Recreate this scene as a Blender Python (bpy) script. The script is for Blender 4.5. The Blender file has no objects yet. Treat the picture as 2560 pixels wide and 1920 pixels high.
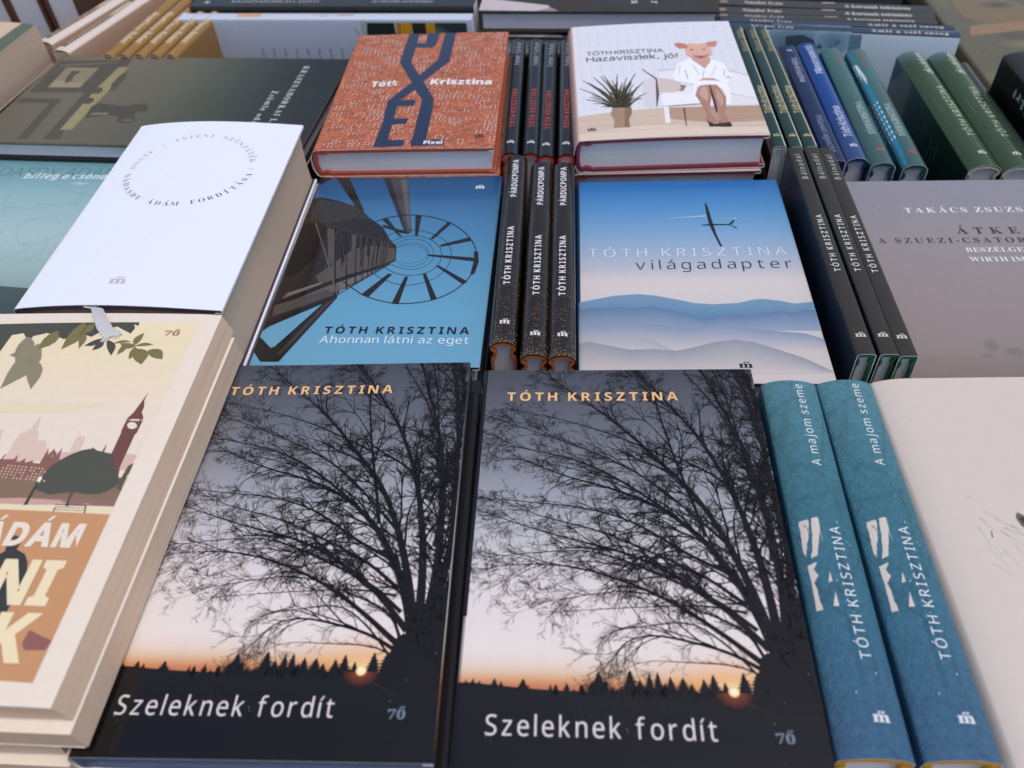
import bpy, bmesh, math, random
from mathutils import Vector, Matrix
R = math.radians
sc = bpy.context.scene
COL = sc.collection
BASE = 0.90            # height of the z=0 reference plane (top of the nearest stacks) above the ground
TABLE = -0.128         # table top below that plane

# ------------------------------------------------------------------ camera, world, sun, exposure
_p, _r = R(46.505), R(-4.042)
_f = Vector((0, math.cos(_p), -math.sin(_p))); _u = Vector((0, math.sin(_p), math.cos(_p))); _x = Vector((1, 0, 0))
_rt = _x * math.cos(_r) + _u * math.sin(_r); _up = _u * math.cos(_r) - _x * math.sin(_r)
cam = bpy.data.cameras.new('camera'); cam_o = bpy.data.objects.new('camera', cam); COL.objects.link(cam_o)
M = Matrix((_rt, _up, -_f)).transposed().to_4x4(); M.translation = Vector((0, 0, BASE + .30)); cam_o.matrix_world = M
cam.sensor_width = 36; cam.lens = 36 * 2080 / 2560; cam.clip_start = .01; cam.clip_end = 500
cam.dof.use_dof = True; cam.dof.focus_distance = .44; cam.dof.aperture_fstop = 10
sc.camera = cam_o

SUN_EL, SUN_AZ = 72, 135     # sun high behind the camera, veiled by thin cloud
w = bpy.data.worlds.new('World'); sc.world = w; w.use_nodes = True
nt = w.node_tree; bg = nt.nodes['Background']
sky = nt.nodes.new('ShaderNodeTexSky'); sky.sky_type = 'NISHITA'; sky.sun_disc = False
sky.sun_elevation = R(SUN_EL); sky.sun_rotation = R(SUN_AZ); sky.air_density = 1.0; sky.dust_density = 2.0; sky.ozone_density = 1.0
wb = nt.nodes.new('ShaderNodeMix'); wb.data_type = 'RGBA'; wb.blend_type = 'MULTIPLY'; wb.inputs[0].default_value = 1; wb.inputs[7].default_value = (1, .935, .85, 1)
nt.links.new(sky.outputs[0], wb.inputs[6]); nt.links.new(wb.outputs[2], bg.inputs[0]); bg.inputs[1].default_value = .13
sun = bpy.data.lights.new('sun', 'SUN'); sun.energy = .9; sun.angle = R(30); sun.color = (1, .96, .91)
sun_o = bpy.data.objects.new('sun', sun); COL.objects.link(sun_o)
sun_o.rotation_euler = (R(90 - SUN_EL), 0, R(180 - SUN_AZ)); sun_o.location = (0, 0, 5)
sc.view_settings.view_transform = 'Standard'; sc.view_settings.look = 'None'
sc.view_settings.exposure = 0.42; sc.view_settings.gamma = 1; sc.view_settings.use_curve_mapping = False
sc.cycles.max_bounces = 8; sc.cycles.use_denoising = True

# ------------------------------------------------------------------ helpers
def lin(c, k=1.0):
    o = []
    for x in c[:3]:
        x /= 255
        o.append((x / 12.92 if x <= .04045 else ((x + .055) / 1.055) ** 2.4) * k)
    return tuple(o)
def mix(a, b, t): return tuple(a[i] + (b[i] - a[i]) * t for i in range(3))
def ramp(stops, t):
    if t <= stops[0][0]: return stops[0][1]
    for (a, ca), (b, cb) in zip(stops, stops[1:]):
        if t <= b: return mix(ca, cb, (t - a) / max(b - a, 1e-6))
    return stops[-1][1]
def obj(name, me, parent=None):
    o = bpy.data.objects.new(name, me); COL.objects.link(o)
    if parent: o.parent = parent
    return o
def thing(name, label, cat, loc, rot=(0, 0, 0), group=None):
    o = bpy.data.objects.new(name, None); COL.objects.link(o); o.empty_display_size = .02
    o.location = loc; o.rotation_euler = rot; o['label'] = label; o['category'] = cat
    if group: o['group'] = group
    return o
def dup(root, loc, rot, label, group=None):
    r = root.copy(); COL.objects.link(r); r.location = loc; r.rotation_euler = rot; r['label'] = label
    if group: r['group'] = group
    for ch in list(root.children):
        c = ch.copy(); COL.objects.link(c); c.parent = r
        for g in list(ch.children):
            d = g.copy(); COL.objects.link(d); d.parent = c
    return r

# ------------------------------------------------------------------ materials
def new_mat(name):
    m = bpy.data.materials.new(name); m.use_nodes = True
    return m, m.node_tree, m.node_tree.nodes['Principled BSDF']
def noise(nt, scale, detail=3, vec=None, rough=.5):
    n = nt.nodes.new('ShaderNodeTexNoise'); n.inputs['Scale'].default_value = scale; n.inputs['Detail'].default_value = detail
    n.inputs['Roughness'].default_value = rough
    if vec is not None: nt.links.new(vec, n.inputs['Vector'])
    return n
def maprange(nt, src, a, b, c, d):
    m = nt.nodes.new('ShaderNodeMapRange'); nt.links.new(src, m.inputs[0])
    for i, v in enumerate((a, b, c, d)): m.inputs[i + 1].default_value = v
    return m
def mul(nt, a, b, fac=1.0):
    m = nt.nodes.new('ShaderNodeMix'); m.data_type = 'RGBA'; m.blend_type = 'MULTIPLY'; m.inputs[0].default_value = fac
    nt.links.new(a, m.inputs[6]); nt.links.new(b, m.inputs[7]); return m
def objco(nt, sx=1, sy=1, sz=1):
    t = nt.nodes.new('ShaderNodeTexCoord'); mp = nt.nodes.new('ShaderNodeMapping'); nt.links.new(t.outputs['Object'], mp.inputs[0])
    mp.inputs['Scale'].default_value = (sx, sy, sz); return mp.outputs[0]
def bump(nt, bsdf, src, strength, dist=.0005):
    b = nt.nodes.new('ShaderNodeBump'); b.inputs['Strength'].default_value = strength; b.inputs['Distance'].default_value = dist
    nt.links.new(src, b.inputs['Height']); nt.links.new(b.outputs[0], bsdf.inputs['Normal'])
def attr(nt):
    a = nt.nodes.new('ShaderNodeAttribute'); a.attribute_name = 'ink'; return a.outputs['Color']

def print_mat(name, rough=.33, spec=.5, grain=.05, bmp=.06, bscale=500):
    """printed, laminated cover paper: ink colour from the print, faint grain, uneven gloss"""
    m, nt, b = new_mat(name); co = objco(nt)
    n = noise(nt, 240, 4, co); g = maprange(nt, n.outputs[0], .3, .7, 1 - grain, 1 + grain)
    x = mul(nt, attr(nt), g.outputs[0]); nt.links.new(x.outputs[2], b.inputs['Base Color'])
    n2 = noise(nt, 28, 5, co, .65); r = maprange(nt, n2.outputs[0], .3, .75, rough * .8, rough * 1.25); nt.links.new(r.outputs[0], b.inputs['Roughness'])
    b.inputs['Specular IOR Level'].default_value = spec
    n3 = noise(nt, bscale, 2, co); bump(nt, b, n3.outputs[0], bmp, .0004)
    return m
GLOSS = print_mat('laminated_print', .13, .46, .015, .03)
SATIN = print_mat('satin_print', .3, .42, .015, .05)
MATTE = print_mat('matte_print', .55, .3, .04, .1, 900)
GLASSY = print_mat('glossy_film_print', .13, .6, .06, .05, 160)
UNCOATED = print_mat('uncoated_print', .7, .25, .012, .1, 1400)

def stone_mat():
    """teal spine print that shows a rough plastered wall with fine cracks"""
    m, nt, b = new_mat('rough_wall_print'); co = objco(nt)
    n = noise(nt, 420, 6, co, .7); n2 = noise(nt, 1100, 4, co, .6)
    g = maprange(nt, n.outputs[0], .3, .72, .74, 1.2); x = mul(nt, attr(nt), g.outputs[0])
    v = nt.nodes.new('ShaderNodeTexVoronoi'); v.feature = 'DISTANCE_TO_EDGE'; v.inputs['Scale'].default_value = 55; nt.links.new(objco(nt, 1, .45, 1), v.inputs['Vector'])
    n4 = noise(nt, 30, 3, co); msk = maprange(nt, n4.outputs[0], .5, .62, .04, 0)
    lt = nt.nodes.new('ShaderNodeMath'); lt.operation = 'LESS_THAN'; nt.links.new(v.outputs[0], lt.inputs[0]); nt.links.new(msk.outputs[0], lt.inputs[1])
    cr = maprange(nt, lt.outputs[0], 0, 1, 1, .86); x2 = mul(nt, x.outputs[2], cr.outputs[0])
    nt.links.new(x2.outputs[2], b.inputs['Base Color']); b.inputs['Roughness'].default_value = .48; b.inputs['Specular IOR Level'].default_value = .4
    bump(nt, b, n2.outputs[0], .9, .0014); return m
STONE = stone_mat()

def brick_mat():
    """orange cover printed with a mosaic of small bricks"""
    m, nt, b = new_mat('mosaic_print'); co = objco(nt)
    br = nt.nodes.new('ShaderNodeTexBrick'); nt.links.new(co, br.inputs['Vector'])
    br.inputs['Scale'].default_value = 1; br.inputs['Brick Width'].default_value = .0024; br.inputs['Row Height'].default_value = .0017
    br.inputs['Mortar Size'].default_value = .00018; br.inputs['Bias'].default_value = -.1
    br.inputs['Color1'].default_value = (*lin((208, 128, 92)), 1); br.inputs['Color2'].default_value = (*lin((172, 90, 62)), 1); br.inputs['Mortar'].default_value = (*lin((152, 78, 54)), 1)
    n = noise(nt, 90, 4, co, .6); g = maprange(nt, n.outputs[0], .3, .7, .78, 1.18)
    n1 = noise(nt, 520, 2, co); g1 = maprange(nt, n1.outputs[0], .35, .65, .68, 1.26)
    x = mul(nt, br.outputs[0], g.outputs[0]); x = mul(nt, x.outputs[2], g1.outputs[0]); nt.links.new(x.outputs[2], b.inputs['Base Color'])
    b.inputs['Roughness'].default_value = .42; b.inputs['Specular IOR Level'].default_value = .4; return m
BRICK = brick_mat()

def page_mat(name, c, c2):
    """edges of the paper block: fine leaves stacked through the thickness of the book"""
    m, nt, b = new_mat(name)
    n = noise(nt, 1, 3, objco(nt, 9, 9, 6500), .7); n2 = noise(nt, 14, 3, objco(nt))
    n3 = noise(nt, 1, 2, objco(nt, 5, 5, 2800), .5); g3 = maprange(nt, n3.outputs[0], .34, .52, .94, 1.02)
    mx = nt.nodes.new('ShaderNodeMix'); mx.data_type = 'RGBA'; f = maprange(nt, n.outputs[0], .35, .65, 0, 1); nt.links.new(f.outputs[0], mx.inputs[0])
    mx.inputs[6].default_value = (*lin(c2), 1); mx.inputs[7].default_value = (*lin(c), 1)
    g = maprange(nt, n2.outputs[0], .3, .7, .94, 1.03); x = mul(nt, mx.outputs[2], g.outputs[0]); x = mul(nt, x.outputs[2], g3.outputs[0]); nt.links.new(x.outputs[2], b.inputs['Base Color'])
    b.inputs['Roughness'].default_value = .85; b.inputs['Specular IOR Level'].default_value = .15
    bump(nt, b, n.outputs[0], .25, .0002); return m
PAGE_W = page_mat('white_page_edges', (230, 230, 236), (212, 212, 220))
PAGE_C = page_mat('cream_page_edges', (220, 196, 174), (200, 174, 152))

def plain(name, c, rough=.6, spec=.3, scale=300, bmp=.2, var=.08):
    m, nt, b = new_mat(name); co = objco(nt); n = noise(nt, scale, 4, co)
    mx = nt.nodes.new('ShaderNodeRGB'); mx.outputs[0].default_value = (*lin(c), 1)
    g = maprange(nt, n.outputs[0], .3, .7, 1 - var, 1 + var); x = mul(nt, mx.outputs[0], g.outputs[0]); nt.links.new(x.outputs[2], b.inputs['Base Color'])
    b.inputs['Roughness'].default_value = rough; b.inputs['Specular IOR Level'].default_value = spec; bump(nt, b, n.outputs[0], bmp, .0003)
    return m
PAPER = plain('cut_paper_edge', (226, 222, 218), .8, .2)
_case = {}
def case_mat(c, rough=.5):
    if c not in _case: _case[c] = plain('binding_cloth_%d' % (len(_case) + 1), c, rough, .35, 700, .35)
    return _case[c]

# ------------------------------------------------------------------ lettering
_tc = bpy.data.curves.new('lettering', 'FONT'); _to = bpy.data.objects.new('lettering', _tc)
_ts = bpy.data.scenes.new('lettering_scratch'); _ts.collection.objects.link(_to)
_tc.fill_mode = 'FRONT'; _tc.resolution_u = 4
_cache = {}
STYLE = {'sans': (0x1D5A0, 0x1D5BA), 'sansb': (0x1D5D4, 0x1D5EE), 'sansbi': (0x1D63C, 0x1D656), 'serif': (0x1D400, 0x1D41A), 'ital': (0x1D434, 0x1D44E)}
def glyph(ch, style, bold=0.0):
    bold = round(bold / .012) * .012; k = (ch, style, bold)
    if k not in _cache:
        A, a = STYLE[style]; c = ch
        if 'A' <= ch <= 'Z': c = chr(A + ord(ch) - 65)
        elif 'a' <= ch <= 'z': c = 'ℎ' if (style == 'ital' and ch == 'h') else chr(a + ord(ch) - 97)
        elif ch.isdigit(): c = chr(0x1D7CE + ord(ch) - 48)
        _tc.body = c; _tc.size = 1; _tc.offset = bold
        _ts.view_layers[0].update()
        e = _to.evaluated_get(_ts.view_layers[0].depsgraph); me = e.to_mesh()
        _cache[k] = ([(v.co.x, v.co.y) for v in me.vertices], [tuple(p.vertices) for p in me.polygons]); e.to_mesh_clear()
    return _cache[k]
ACC = {'Á': ('A', 1), 'É': ('E', 1), 'Í': ('I', 1), 'Ó': ('O', 1), 'Ő': ('O', 2), 'á': ('a', 1), 'é': ('e', 1), 'í': ('l', 1), 'ó': ('o', 1), 'ő': ('o', 2), 'Ö': ('O', 3), 'ö': ('o', 3), 'm̋': ('m', 2), '0̋': ('0', 2)}
def setline(s, style, bold=0.0, track=0.0):
    """one line of letters: vertices and faces at size 1, accents drawn as strokes"""
    V, F, x = [], [], 0.0
    th = .5 if style in ('sansb', 'sansbi', 'serif') else .36
    for ch in s:
        if ch == ' ': x += .24 + track; continue
        b, a = ACC.get(ch, (ch, 0))
        gv, gf = glyph(b, style, bold)
        if not gv: continue
        if ch == 'í': gv = [(p[0], p[1] * .72) for p in gv]
        x0 = min(p[0] for p in gv); x1 = max(p[0] for p in gv); top = max(p[1] for p in gv); off = x - x0; n = len(V)
        V += [(p[0] + off, p[1]) for p in gv]; F += [tuple(i + n for i in f) for f in gf]
        if a:
            cx = x + (x1 - x0) / 2; w = th * .13
            for d in ((0,) if a == 1 else (-.09, .09)):
                n = len(V); sl = 0 if a == 3 else .1; hh = .1 if a == 3 else .16
                V += [(cx + d - w, top + .06), (cx + d + w * .6, top + .06), (cx + d + w + sl, top + .06 + hh), (cx + d - w * .7 + sl, top + .06 + hh)]; F.append((n, n + 1, n + 2, n + 3))
        x += (x1 - x0) + (.1 if style.startswith('sans') else .06) + track
    return V, F

# ------------------------------------------------------------------ printed artwork, in millimetres on the cover
class Art:
    def __init__(s): s.v, s.f, s.c = [], [], []
    def add(s, pts, faces, cols, lv):
        n = len(s.v); s.v += [(p[0], p[1], lv) for p in pts]; s.f += [tuple(i + n for i in f) for f in faces]
        s.c += cols if isinstance(cols, list) else [cols] * len(pts)
    def poly(s, col, pts, lv=1):
        a = sum(pts[i][0] * pts[(i + 1) % len(pts)][1] - pts[(i + 1) % len(pts)][0] * pts[i][1] for i in range(len(pts)))
        s.add(pts if a > 0 else pts[::-1], [tuple(range(len(pts)))], lin(col), lv)
    def rect(s, col, x0, y0, x1, y1, lv=1): s.poly(col, [(x0, y0), (x1, y0), (x1, y1), (x0, y1)], lv)
    def line(s, col, pts, w0, w1=None, lv=2):
        w1 = w0 if w1 is None else w1; n = len(pts); P = []
        for i, p in enumerate(pts):
            a = pts[max(i - 1, 0)]; b = pts[min(i + 1, n - 1)]; dx, dy = b[0] - a[0], b[1] - a[1]; l = math.hypot(dx, dy) or 1
            h = (w0 + (w1 - w0) * i / (n - 1)) / 2; P += [(p[0] + dy / l * h, p[1] - dx / l * h), (p[0] - dy / l * h, p[1] + dx / l * h)]
        s.add(P, [(2 * i, 2 * i + 2, 2 * i + 3, 2 * i + 1) for i in range(n - 1)], lin(col), lv)
    def band(s, c0, c1, top, base, lv):
        P, C = [], []
        for (u, v) in top: P += [(u, base), (u, v)]; C += [lin(c1), lin(c0)]
        s.add(P, [(2 * i, 2 * i + 2, 2 * i + 3, 2 * i + 1) for i in range(len(top) - 1)], C, lv)
    def glow(s, cx, cy, rx, ry, stops, lv, a0=0, a1=360, n=24):
        P, C, F = [(cx, cy)], [stops[0][1]], []
        for (t, c) in stops[1:]:
            for i in range(n + 1):
                a = R(a0 + (a1 - a0) * i / n); P.append((cx + rx * t * math.cos(a), cy + ry * t * math.sin(a))); C.append(c)
        m = n + 1
        for i in range(n): F.append((0, 1 + i, 2 + i))
        for k in range(len(stops) - 2):
            for i in range(n): a = 1 + k * m + i; F.append((a, a + m, a + m + 1, a + 1))
        s.add(P, F, C, lv)
    def leaf(s, col, a, b, w, lv=3):
        dx, dy = b[0] - a[0], b[1] - a[1]; L = []; Rr = []
        for t, k in ((0, 0), (.12, .5), (.3, .9), (.5, 1), (.7, .75), (.88, .3), (1, 0)):
            q = .08 * math.sin(t * math.pi); x, y = a[0] + dx * t - dy * q, a[1] + dy * t + dx * q; l = math.hypot(dx, dy); h = w * k / 2
            L.append((x - dy / l * h, y + dx / l * h)); Rr.append((x + dy / l * h, y - dx / l * h))
        s.poly(col, L + Rr[::-1][1:-1], lv)
    def text(s, col, t, x0, x1, y, cap, font='sans', bold=0.0, asp=1.0, rot=0, lv=6, shear=0.0):
        """t set from x0 to x1 on baseline y with capital height cap; rot=90 reads up the cover, -90 down"""
        ky = cap / .7; L = abs(x1 - x0)
        V, F = setline(t, font, bold); nat = max(p[0] for p in V) - min(p[0] for p in V)
        tr = max(-.035, (L / (ky * asp) - nat) / max(1, len(t) - 1)); V, F = setline(t, font, bold, tr)
        a = min(p[0] for p in V); b = max(p[0] for p in V); kx = L / (b - a)
        P = [((p[0] - a + p[1] * shear) * kx, p[1] * ky) for p in V]
        if rot == 0: P = [(x0 + p[0], y + p[1]) for p in P]
        elif rot == 90: P = [(y - p[1], x0 + p[0]) for p in P]
        else: P = [(y + p[1], x0 - p[0]) for p in P]
        s.add(P, F, lin(col), lv)
    def logo(s, col, x0, x1, y, h, lv=6, rot=0, t=('m̋',)):
        V, F = setline(t, 'serif', .012)
        a = min(p[0] for p in V); b = max(p[0] for p in V); k = (x1 - x0) / (b - a); ky = h / .47 if len(t) == 1 else h / .69
        P = [((p[0] - a) * k, p[1] * ky) for p in V]
        P = [(x0 + p[0], y + p[1]) for p in P] if rot == 0 else [(y - p[1], x0 + p[0]) for p in P]
        s.add(P, F, lin(col), lv)
    def build(s, W, H, cuts_u=(), cuts_v=()):
        """clip to the sheet, cut along the folds, return plain lists"""
        bm = bmesh.new(); lay = bm.verts.layers.float_color.new('ink')
        vs = []
        for p, c in zip(s.v, s.c):
            v = bm.verts.new((p[0], p[1], p[2])); v[lay] = (*c, 1); vs.append(v)
        for f in s.f:
            try: bm.faces.new([vs[i] for i in f])
            except ValueError: pass
        def cut(co, no, clear):
            g = list(bm.verts) + list(bm.edges) + list(bm.faces)
            bmesh.ops.bisect_plane(bm, geom=g, plane_co=co, plane_no=no, clear_outer=clear, dist=1e-5)
        e = .15
        cut((W - e, 0, 0), (1, 0, 0), True); cut((e, 0, 0), (-1, 0, 0), True); cut((0, H - e, 0), (0, 1, 0), True); cut((0, e, 0), (0, -1, 0), True)
        for u in cuts_u: cut((u, 0, 0), (1, 0, 0), False)
        for v in cuts_v: cut((0, v, 0), (0, 1, 0), False)
        bm.verts.index_update()
        out = ([tuple(v.co) for v in bm.verts], [tuple(v.index for v in f.verts) for f in bm.faces], [tuple(v[lay])[:3] for v in bm.verts])
        bm.free(); return out

# ------------------------------------------------------------------ book building (all in millimetres, spine at x = -W/2, front cover up)
def chaikin(P, n=3):
    for _ in range(n):
        Q = [P[0]]
        for a, b in zip(P, P[1:]): Q += [(a[0] * .75 + b[0] * .25, a[1] * .75 + b[1] * .25), (a[0] * .25 + b[0] * .75, a[1] * .25 + b[1] * .75)]
        P = Q + [P[-1]]
    return P
def refine(P, d):
    Q = [P[0]]
    for a, b in zip(P, P[1:]):
        n = max(1, int(math.ceil(math.hypot(b[0] - a[0], b[1] - a[1]) / d)))
        Q += [(a[0] + (b[0] - a[0]) * i / n, a[1] + (b[1] - a[1]) * i / n) for i in range(1, n + 1)]
    return Q
def spine_profile(W, T, b, groove=0.0, ins=0.0):
    x = -W / 2; lo = []
    if groove: lo = [(W / 2, ins), (x + 12, ins), (x + 8.5, ins), (x + 6.5, ins + groove), (x + 4.5, ins + groove * .9), (x + 2.6, ins), (x + .6, ins + .2)]
    else: lo = [(W / 2, ins), (x + 8, ins), (x + 2.2, ins), (x + .2, ins + .2)]
    if b > 0: mid = [(x - b * .55 + ins, T * .14), (x - b + ins, T * .36), (x - b + ins, T * .64), (x - b * .55 + ins, T * .86)]
    else: mid = [(x + ins, ins + .8), (x + ins, T / 2), (x + ins, T - ins - .8)]
    return chaikin(lo + mid + [(p[0], T - p[1]) for p in lo[::-1]], 3)
def interp(P, key, val):
    """value of the other coordinate where coordinate `key` of polyline P passes val"""
    o = 1 - key
    for a, b in zip(P, P[1:]):
        lo, hi = (a, b) if a[key] <= b[key] else (b, a)
        if lo[key] <= val <= hi[key]: return lo[o] + (hi[o] - lo[o]) * ((val - lo[key]) / max(hi[key] - lo[key], 1e-9))
    return P[0][o] if abs(P[0][key] - val) < abs(P[-1][key] - val) else P[-1][o]

class Book:
    def __init__(s, W, H, T, b=0.0, warp=None, skew=0.0):
        s.W, s.H, s.T, s.b, s.warp, s.skew = W, H, T, b, warp, skew
        s.prof = spine_profile(W, T, b)
        s.wrap = [(W / 2 - 4, 2.6), (W / 2 - .5, 2.5), (W / 2, 2.1), (W / 2, .35), (W / 2 - .4, 0)]
        s.k = max(range(len(s.prof)), key=lambda i: -s.prof[i][0])
        s.upper = [p for p in s.prof if p[1] > T * .5]; s.arc = [p for p in s.prof if p[0] < -W / 2 + 4]
    def dz(s, x, y, z):
        if not s.warp: return 0.0
        return s.warp(x + s.W / 2, y + s.H / 2) * max(0, min(1, z / s.T)) ** 3
    def front(s, u, v, h):
        x, y = u - s.W / 2, v - s.H / 2; z = interp(s.upper, 0, x) if u < 12 else s.T
        return (x, y, z + s.dz(x, y, z) + h)
    def back(s, u, v, h): return (s.W / 2 - u, v - s.H / 2, -h)
    def spine(s, u, v, h):
        z = max(.25, min(s.T - .25, u)); x = interp(s.arc, 1, z); x2 = interp(s.arc, 1, min(s.T - .1, z + .2)); x1 = interp(s.arc, 1, max(.1, z - .2))
        dx, dz = x2 - x1, .4; l = math.hypot(dx, dz); return (x - dz / l * h, v - s.H / 2, z + dx / l * h)

def mesh_out(name, V, F, MI, C, mats, smooth, ox, oz, parent):
    me = bpy.data.meshes.new(name); me.from_pydata([((x + ox) * .001, y * .001, (z + oz) * .001) for x, y, z in V], [], F)
    for m in mats: me.materials.append(m)
    me.polygons.foreach_set('material_index', MI); me.polygons.foreach_set('use_smooth', smooth)
    at = me.color_attributes.new('ink', 'FLOAT_COLOR', 'POINT')
    at.data.foreach_set('color', [q for c in C for q in (c[0], c[1], c[2], 1)])
    me.update(); return obj(name, me, parent)

def shell(bk, prof, t, base, H, inner_c):
    """folded sheet: outer skin, inner skin t below it, cut edges.  Returns V,F,MI,C,smooth (0 outer, 1 edges and inside)"""
    P = refine(prof, 9.0); n = len(P); ny = max(2, int(H / 9)) + 1; V, F, MI, C, SM = [], [], [], [], []
    nor = []
    for i in range(n):
        a, b = P[max(i - 1, 0)], P[min(i + 1, n - 1)]; dx, dz = b[0] - a[0], b[1] - a[1]; l = math.hypot(dx, dz) or 1
        nor.append((dz / l, -dx / l))       # pointing into the fold
    L = [0]
    for a, b in zip(P, P[1:]): L.append(L[-1] + math.hypot(b[0] - a[0], b[1] - a[1]))
    def grid(off, flip, mi, colf):
        s0 = len(V)
        for j in range(ny):
            y = -H / 2 + H * j / (ny - 1)
            for i, (x, z) in enumerate(P):
                q = (x + nor[i][0] * -off, z + nor[i][1] * -off); zz = q[1] + bk.dz(q[0], y, q[1])
                V.append((q[0], y, zz)); C.append(colf(x, y, z, L[i]))
        for j in range(ny - 1):
            for i in range(n - 1):
                a = s0 + j * n + i; f = (a, a + 1, a + n + 1, a + n); F.append(f[::-1] if flip else f); MI.append(mi); SM.append(True)
        return s0
    # orientation: profile runs back -> spine -> front, (dx,dz) rotated +90deg points inside
    o = grid(0, False, 0, base); i_ = grid(-t, True, 2, lambda *a: inner_c)
    def rim(idx):
        s0 = len(V)
        for a in idx: V.append(V[o + a]); C.append(inner_c); V.append(V[i_ + a]); C.append(inner_c)
        for k in range(len(idx) - 1): F.append((s0 + 2 * k, s0 + 2 * k + 1, s0 + 2 * k + 3, s0 + 2 * k + 2)); MI.append(2); SM.append(False)
    rim(list(range(n))); rim([(ny - 1) * n + k for k in range(n)][::-1]); rim([k * n for k in range(ny)][::-1]); rim([k * n + n - 1 for k in range(ny)])
    return V, F, MI, C, SM

def make_book(root, bk, base_mat, base, art=None, spine_art=None, back_art=None, ink_mat=None, jacket=None, case=None, board=2.3, page=None, hard=True, up=False, inner=(226, 222, 218), overhang=3.0, groove=1.2, rim=None):
    """base: function (face, u, v) -> linear colour.  up=True: stands on its fore-edge, spine on top"""
    W, H, T, b = bk.W, bk.H, bk.T, bk.b
    ox, oz = (-W / 2, -T / 2) if up else (0, 0)
    ink_mat = ink_mat or base_mat; page = page or PAGE_W
    def basef(x, y, z, l):
        v = y + H / 2
        if x < -W / 2 + 1.2: return base('spine', max(0, min(T, z)), v)
        if z > T * .5: return base('front', x + W / 2, v)
        return base('back', W / 2 - x, v)
    t = .35 if hard else .45
    inn = lin(inner)
    jp = bk.wrap + bk.prof[1:-1] + [(p[0], T - p[1]) for p in bk.wrap[::-1]] if (case and T > 8) else bk.prof
    V, F, MI, C, SM = shell(bk, jp, t, basef, H, inn)
    for art_, fn, w in ((art, bk.front, W), (spine_art, bk.spine, T), (back_art, bk.back, W)):
        if not art_: continue
        cu = []; cvv = []
        if fn == bk.spine and b > 0: cu = [T * k / 10 for k in range(1, 10)]
        if fn == bk.front:
            cu = [1, 2.2, 4, 6, 9, 12]
            if bk.warp: cu += list(range(20, int(W), 9)); cvv = list(range(9, int(H), 9))
        av, af, ac = art_.build(w, H, cu, cvv); n = len(V)
        V += [fn(p[0], p[1], .03 + p[2] * .025) for p in av]; F += [tuple(i + n for i in f) for f in af]; C += ac
        MI += [1] * len(af); SM += [False] * len(af)
    rimm = rim or PAPER
    c = mesh_out(('dust_jacket' if case else 'cover'), V, F, MI, C, [base_mat, ink_mat, rimm], SM, ox, oz, root)
    if case:
        pr = spine_profile(W - .8, T, max(b - .9, 0), groove, .45); pr = [(min(p[0], W / 2 - 1.0), p[1]) for p in pr]
        b2 = Book(W - .8, H - 1.0, T, b, bk.warp)
        cl = lin(case); V, F, MI, C, SM = shell(b2, pr, board, lambda *a: cl, H - .6, cl)
        cm = case_mat(case)
        mesh_out('board_case', V, F, MI, C, [cm, cm, cm], SM, ox, oz, root)
        ins = board + .5
    else: ins = t + .05
    # paper block
    ov = overhang if hard else .25
    x0 = -W / 2 + (2.2 if hard else 1.0); x1 = W / 2 - ov; ya, yb = -H / 2 + ov, H / 2 - ov
    bb = max(b - 1.6, 0) if hard else 0
    prof = refine([(x1, ins), (x0, ins)], 10) + ([(x0 - bb * .6, T * .2), (x0 - bb, T * .4), (x0 - bb, T * .6), (x0 - bb * .6, T * .8)] if bb else []) + refine([(x0, T - ins), (x1, T - ins)], 10)
    fe = .8 * min(1, T / 20) if bb else 0
    prof += [(x1 - fe * math.sin(math.pi * k / 6), T - ins - (T - 2 * ins) * k / 6) for k in range(1, 6)]
    n = len(prof); V, F = [], []
    ys = [ya + (yb - ya) * j / 12 for j in range(13)]
    for y in ys:
        for (x, z) in prof:
            zz = z + bk.dz(x, y, z)
            V.append((x + bk.skew * (1 - z / T), y, zz))
    for j in range(12):
        for i in range(n):
            a = j * n + i; c2 = j * n + (i + 1) % n; F.append((a, c2, c2 + n, a + n))
    F.append(tuple(range(n))[::-1]); F.append(tuple(12 * n + i for i in range(n)))
    mesh_out('page_block', V, F, [0] * len(F), [(1, 1, 1)] * len(V), [page], [False] * len(F), ox, oz, root)
    return root

def solid(col): c = lin(col); return lambda f, u, v: c
def vgrad(bk, stops, spine=None, k=1.0):
    st = [(t, lin(c, k)) for t, c in stops]; sp = lin(spine) if spine else None
    return lambda f, u, v: (sp if (sp and f != 'front') else ramp(st, v / bk.H))
def flat(name, label, cat, z, x, y, th, T, group=None, landscape=False):
    return thing(name, label, cat, (x, y, BASE + z - T * .001), (0, 0, R(th - (90 if landscape else 0))), group)
def upright(name, label, cat, x, y, th, group=None, zt=None):
    return thing(name, label, cat, (x, y, BASE + TABLE if zt is None else zt), (0, R(90), R(th)), group)
def up_W(z, b): return (z - TABLE) * 1000 - b

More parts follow.
